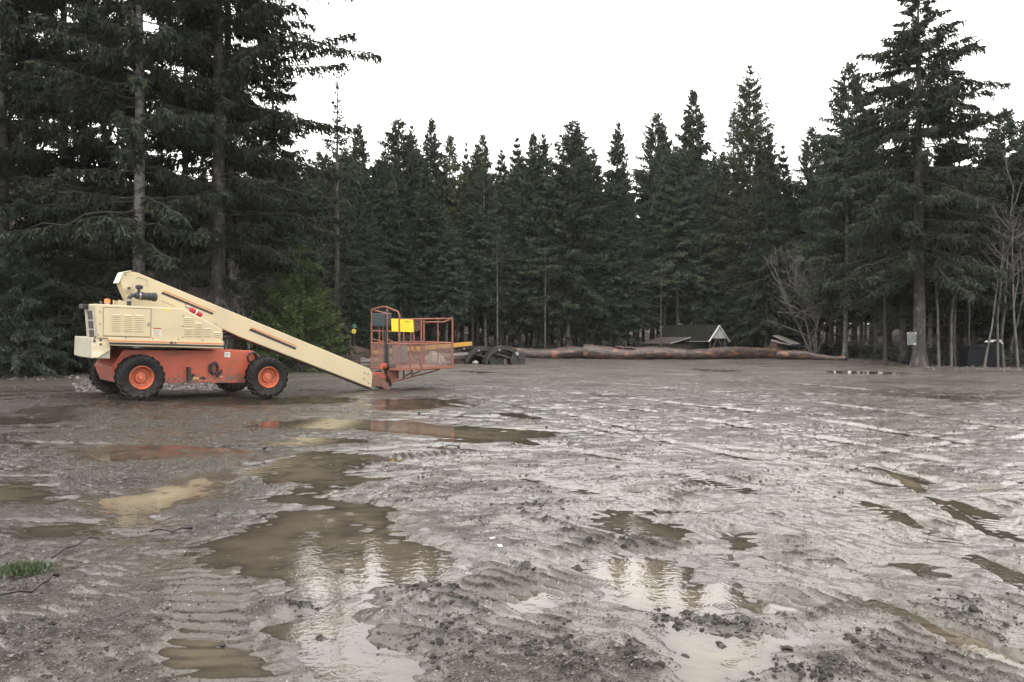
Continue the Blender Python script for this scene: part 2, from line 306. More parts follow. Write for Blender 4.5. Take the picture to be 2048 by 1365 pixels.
def land(X, Y):
    R = np.hypot(X, Y); H0 = base_h(X, Y); inside = sstep(edge_y(X, Y) - Y, -.5, 2.5) * (Y > -2)
    wx = X + .35 * pn(X / 1.7, Y / 1.7, 1) + .12 * pn(X / .45, Y / .45, 2) + .05 * pn(X / .14, Y / .14, 12); wy = Y + .35 * pn(X / 1.7, Y / 1.7, 3) + .12 * pn(X / .45, Y / .45, 4) + .05 * pn(X / .14, Y / .14, 13)
    h = .016 * pn(X / 5, Y / 5, 5) + .008 * pn(X / 1.9, Y / 1.9, 6) + .002
    # long smears left by wheels, along the yard
    a = .16; sx = X * cos(a) + Y * sin(a) + .6 * pn(X / 6, Y / 6, 40); sy = -X * sin(a) + Y * cos(a) + .8 * pn(X / 7, Y / 7, 41)
    def groove(u, v, k, seed): return np.clip(1 - np.abs(pn(u, v, seed)) / k, 0, 1)
    b_ = -.42; tx = X * cos(b_) + Y * sin(b_) + .5 * pn(X / 5, Y / 5, 42); ty = -X * sin(b_) + Y * cos(b_) + .7 * pn(X / 6, Y / 6, 43)
    c_ = 1.05; qx = X * cos(c_) + Y * sin(c_) + .4 * pn(X / 4, Y / 4, 44); qy = -X * sin(c_) + Y * cos(c_) + .5 * pn(X / 5, Y / 5, 47)
    h = h + .010 * pn(sx / 3.6, sy / .55, 7) + .004 * pn(sx / .8, sy / .12, 8)
    h = h - .030 * groove(sx / 3.4, sy / .62, .09, 63) * sstep(pn(X / 2.1, Y / 2.1, 64), -.25, .2) * sstep(Y, 5, 9)
    h = h - .020 * groove(sx / 1.5, sy / .27, .12, 65) * sstep(pn(X / 1.4, Y / 1.4, 66), -.2, .25) * sstep(Y, 3.5, 6)
    h = h - .022 * groove(tx / 2.6, ty / .5, .10, 67) * sstep(pn(X / 2.4, Y / 2.4, 68), -.1, .3) * sstep(X, -4, 1)
    h = h - .014 * groove(tx / 1.0, ty / .2, .14, 69) * sstep(pn(X / 1.2, Y / 1.2, 70), .0, .35)
    h = h - .012 * groove(qx / 1.2, qy / .22, .14, 71) * sstep(pn(X / 1.7, Y / 1.7, 72), .1, .4) * sstep(18 - Y, 0, 6)
    h = h - .085 * np.clip(pn(sx / 1.3, sy / .30, 15) + .45 * pn(sx / .45, sy / .12, 16) - .34, 0, .8) * sstep(Y, 4.5, 7) * sstep(X, -6, 1)
    tmask = np.zeros(X.shape)
    # wheel tracks
    for pts, wd, dp, rib, rh in TRK:
        P = np.array([G(px, py) for px, py in pts]); K = len(P); tt = np.linspace(0, K - 1, K * 7)     # Catmull-Rom
        i = np.clip(tt.astype(int), 0, K - 2); f = (tt - i)[:, None]; p0, p1, p2, p3 = P[np.maximum(i - 1, 0)], P[i], P[i + 1], P[np.minimum(i + 2, K - 1)]
        C = .5 * (2 * p1 + (p2 - p0) * f + (2 * p0 - 5 * p1 + 4 * p2 - p3) * f ** 2 + (3 * p1 - p0 - 3 * p2 + p3) * f ** 3)
        wd = wd * .8; best = np.full(X.shape, 9., np.float32); sarc = np.zeros(X.shape, np.float32); side = np.zeros(X.shape, np.float32); acc = 0
        for (ax, ay), (bx, by) in zip(C[:-1], C[1:]):
            m = np.where((X > min(ax, bx) - wd * 2) & (X < max(ax, bx) + wd * 2) & (Y > min(ay, by) - wd * 2) & (Y < max(ay, by) + wd * 2))[0]
            ex, ey = bx - ax, by - ay; ln = math.hypot(ex, ey) + 1e-9
            if len(m):
                xm, ym = wx[m] * .42 + X[m] * .58, wy[m] * .42 + Y[m] * .58
                t = np.clip(((xm - ax) * ex + (ym - ay) * ey) / ln ** 2, 0, 1); d = np.hypot(xm - ax - t * ex, ym - ay - t * ey)
                k = d < best[m]; mk = m[k]; best[mk] = d[k]; sarc[mk] = acc + t[k] * ln
                side[mk] = np.sign((xm[k] - ax) * ey - (ym[k] - ay) * ex)
            acc += ln
        m = np.where(best < wd * 2)[0]; d = best[m]; fade = .2 + 1.0 * np.clip(pn(X[m] / 1.5, Y[m] / 1.5, 21) + .5 * pn(X[m] / .5, Y[m] / .5, 23) + .35, 0, 1)
        prof = -dp * (1 - sstep(d, wd * .3, wd * .62)) + dp * .10 * np.exp(-((d - wd * .75) / (wd * .22)) ** 2)
        if rib:
            ph = (sarc[m] + side[m] * d * .35) / rib * 2 * pi
            prof = prof + 1.1 * rh * np.clip(np.sin(ph), -.2, 1) * (1 - sstep(d, wd * .45, wd * .62)) * (.35 + .9 * np.clip(pn(X[m] / .6, Y[m] / .6, 22) + .3, 0, 1)) * np.clip(rib / (.0095 * R[m]) - .4, 0, 1)
        core = (1 - sstep(d, wd * .4, wd * .66)) * np.clip(fade, 0, 1) * (1. if rib else .4); h[m] = h[m] * (1 - .75 * core) + prof * fade; tmask[m] = np.maximum(tmask[m], core)
    # puddle hollows
    pm = np.zeros(X.shape)
    for poly in PUD:
        p = np.array([G(a, b, WATER) for a, b in poly]); m = np.where((X > p[:, 0].min() - 1) & (X < p[:, 0].max() + 1) & (Y > p[:, 1].min() - 1) & (Y < p[:, 1].max() + 1))[0]
        if len(m) == 0: continue
        sc = np.clip(Y[m] / 9, .35, 2.2); xx = X[m] + (wx[m] - X[m]) * .55 * sc; yy = Y[m] + (wy[m] - Y[m]) * .55 * sc
        pm[m] = np.maximum(pm[m], sstep(pip_sd(xx, yy, poly), -.5 * sc, .45 * sc) * np.clip(1.02 + .5 * pn(X[m] / .55, Y[m] / .4, 80) + .35 * pn(X[m] / .18, Y[m] / .13, 81), .35, 1.1))
    h = np.maximum(h, -.02 + .0 * h) * (1 - pm) + np.where(h < -.02, (h + .02) * (1 - pm), 0) + pm * (-.056 + .5 * h)
    # slurry gathers in the lower parts, grit and clods stand above it
    slur = 1 - sstep(h + .010 * pn(X / .8, Y / .5, 60) + .008 * pn(X / .3, Y / .22, 61) + .005 * pn(X / .1, Y / .08, 62) + .010 * sstep(2 - X + 1.5 * pn(X / 3, Y / 3, 73), 0, 5), -.006, .018)
    # clods
    cmask = np.clip(pn(X / 1.3, Y / 1.3, 30) + .5 * pn(X / .5, Y / .5, 31) - .22, 0, 1) * 1.6 * (1 - .75 * pm) * (1 - .7 * slur) * (1 - .6 * tmask)
    for px, py, rx, ry, st in CLOD:
        x0, y0 = G(px, py); sx_, sy_ = rx / F * y0, max(abs(G(px, py - ry)[1] - y0), .05)
        cmask = np.maximum(cmask, st * np.exp(-((wx * .5 + X * .5 - x0) / sx_) ** 2 - ((wy * .5 + Y * .5 - y0) / sy_) ** 2))
    def oc(lam, seed): return pn(X / lam, Y / lam, seed) * np.clip(lam / (.0066 * R) - .9, 0, 1)
    lump = np.clip(.7 * oc(.16, 32) + .85 * oc(.075, 33) + .75 * oc(.036, 34) + .4 * oc(.02, 52) + .05, 0, 1.6)
    clod = np.clip(cmask, 0, 1.5) * lump
    h = h + .034 * clod + np.clip(cmask - .3, 0, .7) * .004
    rough = .009 * oc(.32, 35) + .0075 * oc(.15, 36) + .006 * oc(.075, 37) + .0045 * oc(.036, 38) + .003 * oc(.019, 39)
    h = h + rough * (1 - .3 * pm) * (1.9 - .95 * slur) * (1 - .8 * tmask)
    # pebbly rim at the edge of the yard
    rim = sstep(edge_y(X, Y) - Y, 4.5, 1.0) * (Y > 5)
    h = h + rim * (.03 * np.clip(pn(X / 1.4, Y / .7, 45) + .2, 0, 1) + .03 * np.clip(pn(X / .35, Y / .35, 46), 0, 1))
    # under the wheels keep the ground where the lift rests
    u = (X - LIFT[0]) * .755 + (Y - LIFT[1]) * .656; v = (X - LIFT[0]) * -.656 + (Y - LIFT[1]) * .755
    near = np.exp(-(np.clip(np.abs(u - 1.5) - 1.9, 0, 9) / .5) ** 2) * np.exp(-(np.clip(np.abs(v - 1.2) - 1.3, 0, 9) / .35) ** 2)
    h = h * (1 - near) + near * np.clip(h, -.02, .03)
    return H0 + h * (.25 + .75 * inside) + (1 - inside) * .10 * pn(X / 1.1, Y / 1.1, 50), np.clip(cmask * (lump + .25) * .8 * inside, 0, 1), inside * (1 - .85 * rim * sstep(pn(X / 2, Y / 2, 51), -.5, .2) * 0), rim, slur

def build_ground():
    na = 1150; fr = np.linspace(-radians(47), radians(47), na); ex = np.linspace(radians(47), radians(313), 50)[1:]
    A = np.concatenate([fr, ex[:-1]]); n = len(A)
    rr = [.5]
    while rr[-1] < 110: rr.append(rr[-1] * (1.0055 if rr[-1] > 12 else 1.0033 if rr[-1] > 2.4 else 1.03))
    while rr[-1] < 900: rr.append(rr[-1] * 1.09)
    rr = np.array(rr); m = len(rr)
    R, T = np.meshgrid(rr, A, indexing='ij'); X = (R * np.sin(T)).ravel(); Y = (R * np.cos(T)).ravel()
    H, clod, ins, rim, slur = land(X, Y)
    V = np.column_stack([X, Y, H]); i = np.arange(m - 1)[:, None] * n; j = np.arange(n)[None, :]; j2 = (j + 1) % n
    Q = np.stack([i + j, i + n + j, i + n + j2, i + j2], -1).reshape(-1, 4)[:, ::-1]
    c = len(V); V = np.vstack([V, [[0, 0, 0]]])
    me = npmesh('ground', V, Q, mud_material(), True, {'clod': np.append(clod, 0), 'yard': np.append(ins, 1), 'rim': np.append(rim, 0), 'slurry': np.append(slur, 0)})
    link('ground', me, kind='structure')
    low = (V[:, 2] < WATER + .002) & (np.hypot(V[:, 0], V[:, 1]) < 75); fq = Q[low[Q].any(1)]; used = np.unique(fq); mp = np.zeros(len(V), np.int64); mp[used] = np.arange(len(used))
    W = V[used].copy(); dep = WATER - W[:, 2]; W[:, 2] = WATER
    link('puddle_water', npmesh('puddle_water', W, mp[fq], water_material(), True, {'depth': dep}), kind='structure')

def mud_material():
    m = bpy.data.materials.new('wet_gravel_mud'); m.use_nodes = True; nt = m.node_tree; n, l = nt.nodes, nt.links; b = n['Principled BSDF']
    geo = n.new('ShaderNodeNewGeometry'); P = geo.outputs['Position']
    def noise(sc, det=5, rough=.6):
        t = n.new('ShaderNodeTexNoise'); t.inputs['Scale'].default_value = sc; t.inputs['Detail'].default_value = det; t.inputs['Roughness'].default_value = rough; l.new(P, t.inputs[0]); return t.outputs[0]
    def rng(x, a, b_, c=0., d=1.):
        r = n.new('ShaderNodeMapRange'); r.inputs[1].default_value = a; r.inputs[2].default_value = b_; r.inputs[3].default_value = c; r.inputs[4].default_value = d; l.new(x, r.inputs[0]); return r.outputs[0]
    def mixc(f, a, b_):
        x = n.new('ShaderNodeMix'); x.data_type = 'RGBA'; l.new(f, x.inputs[0])
        for k, v in ((6, a), (7, b_)):
            if isinstance(v, tuple): x.inputs[k].default_value = (*v, 1)
            else: l.new(v, x.inputs[k])
        return x.outputs[2]
    def attr(a):
        t = n.new('ShaderNodeAttribute'); t.attribute_name = a; return t.outputs['Fac']
    def math_(op, a, b_):
        x = n.new('ShaderNodeMath'); x.operation = op
        for k, v in ((0, a), (1, b_)):
            if isinstance(v, (int, float)): x.inputs[k].default_value = v
            else: l.new(v, x.inputs[k])
        return x.outputs[0]
    mud = mixc(rng(noise(.7, 4), .38, .62), (.080, .066, .054), (.115, .10, .086))
    grit = mixc(rng(noise(28, 4, .75), .45, .62), (.013, .012, .009), (.085, .076, .064))
    sx = n.new('ShaderNodeSeparateXYZ'); l.new(P, sx.inputs[0]); right_sheen = rng(math_('ADD', sx.outputs[0], math_('MULTIPLY', noise(.35, 4), 8.)), .5, 8.5)  # sky sheen put into the colour: mud and grit paler towards the right
    mud = mixc(rng(noise(.7, 4), .38, .62), mixc(right_sheen, (.028, .0215, .0155), (.084, .070, .057)), mixc(right_sheen, (.046, .036, .027), (.122, .104, .087))); far = rng(math_('ADD', sx.outputs[1], math_('MULTIPLY', noise(.3, 4), 14.)), 27, 44); rgh = math_('SUBTRACT', 1., attr('slurry')); grit = mixc(rng(noise(1.7, 4), .4, .6), grit, mixc(right_sheen, (.030, .024, .018), (.068, .058, .048))); mud = mixc(math_('MULTIPLY', rgh, .9), mud, grit)
    stones = n.new('ShaderNodeTexVoronoi'); stones.inputs['Scale'].default_value = 34; l.new(P, stones.inputs['Vector'])
    sm = rng(stones.outputs['Distance'], .10, .19, 1, 0); pick = n.new('ShaderNodeSeparateColor'); l.new(stones.outputs['Color'], pick.inputs[0])
    mud = mixc(math_('MULTIPLY', sm, rng(pick.outputs[0], .80, .86)), mud, (.36, .35, .33))
    mud = mixc(math_('MULTIPLY', sm, rng(pick.outputs[1], .86, .9)), mud, (.05, .045, .04))
    speck = noise(55, 3, .6); mud = mixc(math_('MULTIPLY', rng(speck, .53, .61), .75), mud, (.022, .02, .016))
    mud = mixc(rng(attr('clod'), .10, .45), mud, (.022, .021, .017))
    mpp = n.new('ShaderNodeMapping'); mpp.inputs['Scale'].default_value = (.28, 1.1, 1); mpp.inputs['Rotation'].default_value = (0, 0, -.12); l.new(P, mpp.inputs[0]); tst = n.new('ShaderNodeTexNoise'); tst.inputs['Scale'].default_value = 1.3; tst.inputs['Detail'].default_value = 6; l.new(mpp.outputs[0], tst.inputs[0]); streak = tst.outputs[0]
    mud = mixc(math_('MULTIPLY', far, .85), mud, mixc(math_('MULTIPLY', rng(streak, .40, .58), rng(noise(3.5, 6, .75), .36, .60)), (.046, .038, .030), (.160, .142, .120)))
    gravel = mixc(rng(noise(9, 4, .7), .4, .62), (.06, .054, .048), (.23, .22, .20))
    mud = mixc(math_('MULTIPLY', rng(attr('rim'), .3, .9, 0, .7), rng(noise(.8), .4, .55)), mud, gravel)
    floor = mixc(rng(noise(2.2, 6, .7), .38, .62), (.022, .015, .011), (.06, .04, .028))
    col = mixc(attr('yard'), floor, mud); l.new(col, b.inputs['Base Color'])
    sepz = n.new('ShaderNodeSeparateXYZ'); l.new(P, sepz.inputs[0])
    r1 = rng(attr('slurry'), .1, .9, .48, .26); r1 = math_('ADD', r1, rng(attr('clod'), 0, .6, 0, .3))
    r1 = math_('ADD', r1, rng(sepz.outputs[2], -.03, .02, -.12, 0)); r1 = math_('ADD', r1, rng(attr('yard'), 0, 1, .5, 0)); r1 = math_('ADD', r1, rng(far, 0, 1, 0, .3)); r1 = math_('MAXIMUM', r1, .1); l.new(r1, b.inputs['Roughness'])
    b.inputs['IOR'].default_value = 1.4; l.new(rng(attr('slurry'), .1, .8, .22, .5), b.inputs['Specular IOR Level'])
    cw = math_('MULTIPLY', math_('MULTIPLY', rng(attr('slurry'), .1, .8, .08, 1), rng(right_sheen, 0, 1, .55, .85)), attr('yard')); cw = math_('MULTIPLY', cw, rng(attr('clod'), .1, .5, 1, .25)); cw = math_('MULTIPLY', cw, rng(far, 0, 1, 1, .55)); l.new(cw, b.inputs['Coat Weight'])
    b.inputs['Coat IOR'].default_value = 1.36; l.new(rng(noise(3.1, 4), .4, .65, .08, .26), b.inputs['Coat Roughness'])
    bm = n.new('ShaderNodeBump'); bm.inputs['Strength'].default_value = .7; bm.inputs['Distance'].default_value = .012; l.new(noise(42, 6, .7), bm.inputs['Height'])
    b2 = n.new('ShaderNodeBump'); l.new(rng(attr('slurry'), 0, 1, .9, .25), bm.inputs['Strength']); l.new(rng(attr('slurry'), 0, 1, .9, .35), b2.inputs['Strength']); b2.inputs['Distance'].default_value = .03; l.new(noise(13, 5, .68), b2.inputs['Height']); l.new(bm.outputs[0], b2.inputs['Normal'])
    l.new(b2.outputs[0], b.inputs['Normal']); l.new(b2.outputs[0], b.inputs['Coat Normal'])
    return m

def water_material():
    m = bpy.data.materials.new('muddy_water'); m.use_nodes = True; nt = m.node_tree; n, l = nt.nodes, nt.links; b = n['Principled BSDF']
    geo = n.new('ShaderNodeNewGeometry'); P = geo.outputs['Position']
    t = n.new('ShaderNodeTexNoise'); t.inputs['Scale'].default_value = .28; l.new(P, t.inputs[0])
    x = n.new('ShaderNodeMix'); x.data_type = 'RGBA'; r = n.new('ShaderNodeMapRange'); r.inputs[1].default_value = .4; r.inputs[2].default_value = .62; l.new(t.outputs[0], r.inputs[0]); l.new(r.outputs[0], x.inputs[0])
    x.inputs[6].default_value = (.070, .058, .043, 1); x.inputs[7].default_value = (.125, .102, .070, 1)
    da = n.new('ShaderNodeAttribute'); da.attribute_name = 'depth'; dr = n.new('ShaderNodeMapRange'); dr.inputs[1].default_value = .0; dr.inputs[2].default_value = .038; l.new(da.outputs['Fac'], dr.inputs[0])
    x2 = n.new('ShaderNodeMix'); x2.data_type = 'RGBA'; l.new(dr.outputs[0], x2.inputs[0]); x2.inputs[6].default_value = (.038, .032, .025, 1); l.new(x.outputs[2], x2.inputs[7]); l.new(x2.outputs[2], b.inputs['Base Color'])
    b.inputs['Roughness'].default_value = .03; b.inputs['IOR'].default_value = 1.45
    # rings of rain drops and a faint ripple
    v = n.new('ShaderNodeTexVoronoi'); v.inputs['Scale'].default_value = 3.2; l.new(P, v.inputs['Vector'])
    s = n.new('ShaderNodeMath'); s.operation = 'MULTIPLY'; s.inputs[1].default_value = 75; l.new(v.outputs['Distance'], s.inputs[0])
    sn = n.new('ShaderNodeMath'); sn.operation = 'SINE'; l.new(s.outputs[0], sn.inputs[0])
    fo = n.new('ShaderNodeMapRange'); fo.inputs[1].default_value = .05; fo.inputs[2].default_value = .3; fo.inputs[3].default_value = .35; fo.inputs[4].default_value = 0; l.new(v.outputs['Distance'], fo.inputs[0])
    mu = n.new('ShaderNodeMath'); mu.operation = 'MULTIPLY'; l.new(sn.outputs[0], mu.inputs[0]); l.new(fo.outputs[0], mu.inputs[1])
    t2 = n.new('ShaderNodeTexNoise'); t2.inputs['Scale'].default_value = 14; t2.inputs['Detail'].default_value = 3; l.new(P, t2.inputs[0])
    ad = n.new('ShaderNodeMath'); ad.operation = 'ADD'; l.new(mu.outputs[0], ad.inputs[0]); l.new(t2.outputs[0], ad.inputs[1])
    bm = n.new('ShaderNodeBump'); bm.inputs['Strength'].default_value = .25; bm.inputs['Distance'].default_value = .006; l.new(ad.outputs[0], bm.inputs['Height']); l.new(bm.outputs[0], b.inputs['Normal'])
    return m

build_ground()
def scatter_lumps(name, X, Y, size, mat_, label, seed, sq=.7, sink=.25):
    "many small angular lumps as one uncountable mass"
    r = np.random.default_rng(seed); g = (1 + 5 ** .5) / 2
    V0 = np.array([(-1, g, 0), (1, g, 0), (-1, -g, 0), (1, -g, 0), (0, -1, g), (0, 1, g), (0, -1, -g), (0, 1, -g), (g, 0, -1), (g, 0, 1), (-g, 0, -1), (-g, 0, 1)]) / 1.9
    Q0 = np.array([(0, 11, 5), (0, 5, 1), (0, 1, 7), (0, 7, 10), (0, 10, 11), (1, 5, 9), (5, 11, 4), (11, 10, 2), (10, 7, 6), (7, 1, 8), (3, 9, 4), (3, 4, 2), (3, 2, 6), (3, 6, 8), (3, 8, 9), (4, 9, 5), (2, 4, 11), (6, 2, 10), (8, 6, 7), (9, 8, 1)])
    n = len(X); Z = land(X, Y)[0]; V = V0[None] * r.uniform(.65, 1.25, (n, 12, 1)) + r.normal(0, .09, (n, 12, 3))
    V = V * (size[:, None, None] * np.stack([r.uniform(.7, 1.4, n), r.uniform(.7, 1.3, n), np.full(n, sq)], -1)[:, None]); a = r.uniform(0, 6.28, n)[:, None]; c, s_ = np.cos(a), np.sin(a)
    V = np.stack([V[..., 0] * c - V[..., 1] * s_ + X[:, None], V[..., 0] * s_ + V[..., 1] * c + Y[:, None], V[..., 2] + (Z + size * sq * sink)[:, None]], -1)
    link(name, npmesh(name, V.reshape(-1, 3), (Q0[None] + 12 * np.arange(n)[:, None, None]).reshape(-1, 3), mat_, False), kind='stuff', label=label, cat='ground')
CLODM = mat('dark_wet_clod', (.019, .017, .013), .6, spec=.2, col2=(.048, .042, .034), scale=9, lo=.42, hi=.62, bump=.4, bscale=90)
GRAVM = mat('pale_wet_gravel', (.055, .05, .044), .5, spec=.35, col2=(.17, .162, .15), scale=7, lo=.46, hi=.66, bump=.2, bscale=50)
GRITM = mat('mud_grit', (.032, .029, .023), .5, spec=.35, col2=(.092, .085, .073), scale=38, lo=.40, hi=.66, bump=.2, bscale=120, detail=2)
_r = np.random.default_rng(41)
def _wedge(n, far): a = _r.uniform(-radians(37), radians(37), n); d = 2.7 * np.exp(_r.uniform(0, 1, n) * math.log(far / 2.7)); return d * np.sin(a), d * np.cos(a)
_X, _Y = _wedge(230000, 16); _h = land(_X, _Y)
_k = np.where((_h[1] > _r.uniform(.05, .55, len(_X))) & (_h[0] > WATER - .006))[0][:52000]
scatter_lumps('mud_clods', _X[_k], _Y[_k], np.clip(np.exp(_r.normal(-5.25, .6, len(_k))), .002, .026), CLODM, 'dark clods and churned bits of mud strewn over the yard', 42, sink=.0)
_X, _Y = _wedge(200000, 11); _h = land(_X, _Y)
_k = np.where((_h[4] < _r.uniform(.15, 1.05, len(_X))) & (_h[0] > WATER - .003))[0][:80000]
scatter_lumps('mud_grit', _X[_k], _Y[_k], np.clip(np.exp(_r.normal(-5.45, .42, len(_k))), .002, .012), GRITM, 'small grit and gravel half sunk in the mud', 45, sink=-.1)
_X2, _Y2 = _X, _Y; _X, _Y = _wedge(150000, 30); _q = _Y > 8; _X, _Y = _X[_q], _Y[_q]; _h2 = land(_X, _Y)
_k = np.where((_h2[4] < _r.uniform(.2, 1.0, len(_X))) & (_h2[0] > WATER))[0][:42000]
scatter_lumps('mud_crumbs', _X[_k], _Y[_k], np.clip(np.exp(_r.normal(-4.5, .4, len(_k))), .005, .035), GRITM, 'small crumbs and stones in the mud farther out', 46, sink=-.15); _X, _Y = _X2, _Y2
_k = np.where((_h[4] < _r.uniform(.15, .9, len(_X))) & (_h[0] > WATER))[0][-3500:]
scatter_lumps('gravel', _X[_k], _Y[_k], np.clip(np.exp(_r.normal(-5.3, .45, len(_k))), .003, .014), GRAVM, 'small pale and grey gravel pressed into the mud', 43)
_n = 9000; _px = np.concatenate([_r.uniform(-150, 1100, 5200), _r.uniform(1100, 2150, 2000), _r.uniform(150, 520, 1800)]); _e = np.interp(_px, _epx, _eyy)
_Y = _e - np.abs(_r.normal(.2, 1.6, _n)); _Y[7200:] = _r.uniform(22.5, 31, 1800); _X = (_px - CX) / F * _Y
scatter_lumps('gravel_rim', _X, _Y, np.clip(np.exp(_r.normal(-3.35, .45, _n)), .012, .11), GRAVM, 'pale coarse gravel along the edge of the yard', 44)

# ---------------------------------------------------------------- foliage builders
def unit(a): return a / (np.linalg.norm(a, axis=-1, keepdims=True) + 1e-9)
def kites(B, D, ln, wd, rng):
    "one narrow leaf blade per row"
    r = unit(rng.normal(size=B.shape)); s = unit(np.cross(D, r)) * wd[:, None] * .5; D = D * ln[:, None]
    V = np.stack([B, B + .42 * D + s, B + D, B + .42 * D - s], 1).reshape(-1, 3)
    return V, np.arange(len(V)).reshape(-1, 4)
def tubes(P, r, n=4):
    "P (m, K, 3) centre lines, r (m, K) radii"
    m, K, _ = P.shape; T = unit(np.gradient(P, axis=1)); ref = np.where(np.abs(T[..., 2:]) > .9, np.array([1., 0, 0]), np.array([0, 0, 1.]))
    s = unit(np.cross(T, ref)); u = np.cross(s, T); a = np.arange(n) * 2 * pi / n
    V = P[:, :, None] + r[:, :, None, None] * (s[:, :, None] * np.cos(a)[:, None] + u[:, :, None] * np.sin(a)[:, None])
    i = np.arange(m)[:, None, None] * K * n + np.arange(K - 1)[None, :, None] * n; j = np.arange(n)[None, None]; j2 = (j + 1) % n
    return V.reshape(-1, 3), np.stack([i + j, i + j2, i + n + j2, i + n + j], -1).reshape(-1, 4)
def merge(parts):
    V, Q, b = [], [], 0
    for v, q in parts: V.append(v); Q.append(q + b); b += len(v)
    return np.vstack(V), np.vstack(Q)

def conifer(seed, H, R, cb=.3, nbr=170, p=.8, droop=.25, e_top=45, e_low=0, tipup=.12, spacing=.11, tw=.42, kw=.075, kl=.22, sub=3, hang=.35, gap=.0,
            tr=None, dead=40, dead_len=.6, lean=0, leaf=FIR, bark=BARK, limbs=None, bare=0., low_taper=.75, whorl=True):
    rng = np.random.default_rng(seed); tr = tr or H * .011; K = 8; t = np.linspace(0, 1, K)
    # trunk
    zt = np.linspace(0, 1, 26); sway = np.stack([np.cumsum(rng.normal(0, .012, 26)) * H * .03 + lean * zt * H, np.cumsum(rng.normal(0, .012, 26)) * H * .03, zt * H], -1)
    sway[:, :2] -= sway[0, :2]; rad = tr * (1 - zt) ** .85 + .012 + tr * .55 * np.exp(-zt * H / .35)
    parts = [tubes(sway[None], rad[None], 9)]
    def on_trunk(z): return np.stack([np.interp(z, sway[:, 2], sway[:, k]) for k in range(3)], -1)
    # live branches
    s = np.sort(rng.uniform(0, 1, nbr) ** .95)
    if whorl:
        nw = max(8, int(H * (1 - cb) / .55)); s = np.round(s * nw) / nw + rng.normal(0, .006, nbr)
    s = np.clip(s, 0, .995); z = H * (cb + (1 - cb) * s); az = np.arange(nbr) * 2.39996 + rng.normal(0, .5, nbr)
    Lb = R * (1 - s) ** p * np.minimum(1, low_taper + s * 2.2) * rng.uniform(.62, 1.12, nbr) + .12
    e = np.radians(e_low + (e_top - e_low) * s ** 1.3 + rng.normal(0, 7, nbr)); keep = rng.uniform(size=nbr) > gap
    if gap: # clumped gaps
        keep &= ~((np.sin(az * 1.0 + s * 19 + seed) + rng.normal(0, .4, nbr)) > 1.55 - gap)
    az, z, Lb, e, s = az[keep], z[keep], Lb[keep], e[keep], s[keep]
    if limbs:
        az = np.append(az, [q[0] for q in limbs]); z = np.append(z, [q[1] for q in limbs]); Lb = np.append(Lb, [q[2] for q in limbs]); e = np.append(e, [radians(q[3]) for q in limbs]); s = np.append(s, np.full(len(limbs), .5))
    nb = len(z); hz = np.stack([np.cos(az), np.sin(az), np.zeros(nb)], -1); zz = np.array([0, 0, 1.])
    dr = droop * rng.uniform(.6, 1.4, nb)
    def bpos(i, tt):
        x = tt * Lb[i]; return on_trunk(z[i]) + hz[i] * (x * np.cos(e[i]))[:, None] + zz * (x * np.sin(e[i]) - dr[i] * Lb[i] * tt ** 2 * 1.0 + tipup * Lb[i] * tt ** 3.5)[:, None]
    P = np.stack([bpos(np.arange(nb), np.full(nb, q)) for q in t], 1); P[:, 1:-1] += rng.normal(0, .015, (nb, K - 2, 3)) * Lb[:, None, None]
    rb = (.010 + .0085 * Lb)[:, None] * (1 - .88 * t)[None]; parts.append(tubes(P, rb, 3))
    # dead lower branches
    if dead:
        zd = rng.uniform(.08, max(cb * 1.15, .12), dead) * H; ad = rng.uniform(0, 2 * pi, dead); ld = R * dead_len * rng.uniform(.35, 1.1, dead); hd = np.stack([np.cos(ad), np.sin(ad), 0 * ad], -1)
        Pd = on_trunk(zd)[:, None] + hd[:, None] * (ld[:, None] * t)[..., None] + zz * (ld[:, None] * (-.28 * t + .22 * t ** 2.5) * rng.uniform(.3, 1.6, dead)[:, None])[..., None]
        parts.append(tubes(Pd, (.016 * (1 - .8 * t))[None].repeat(dead, 0), 3))
        i = rng.integers(0, dead, dead * 5); k = rng.integers(2, K, dead * 5); B = Pd[i, k]; D = unit(hd[i] + rng.normal(0, .6, (dead * 5, 3)) - zz * .25); q = rng.uniform(.15, .5, dead * 5)
        Pt = np.stack([B, B + D * q[:, None] * .5, B + D * q[:, None] - zz * .05], 1); parts.append(tubes(Pt, np.full((dead * 5, 3), .006) * np.array([1, .7, .3]), 3))
    tv, tq = merge(parts); tm = npmesh('trunk', tv, tq, bark, True); tm.materials.append(LIMB); mi = np.ones(len(tq), np.int32); mi[:25 * 9] = 0; tm.polygons.foreach_set('material_index', mi)
    # needles
    cnt = np.maximum(4, (Lb / spacing * 2 * (1 - bare)).astype(int)); i = np.repeat(np.arange(nb), cnt); nt = len(i)
    tt = rng.uniform(.12, 1, nt) ** .8; Bp = bpos(i, tt); tg = unit(bpos(i, np.minimum(tt + .05, 1.05)) - bpos(i, tt - .05)); side = unit(np.cross(tg, zz)) * rng.choice([-1, 1], nt)[:, None]
    D = unit(tg * rng.uniform(.3, .9, nt)[:, None] + side * rng.uniform(.2, 1, nt)[:, None] - zz * (hang * rng.uniform(.2, 2.2, nt))[:, None] + zz * rng.uniform(-.15, .3, nt)[:, None])
    ll = tw * (1.12 - .72 * tt) * rng.uniform(.5, 1.25, nt) * np.clip(Lb[i] / (R * .45), .26, 1.15); ll[tt > .93] *= 1.3
    kp = [kites(Bp, D, ll, kw * rng.uniform(.7, 1.3, nt), rng)]
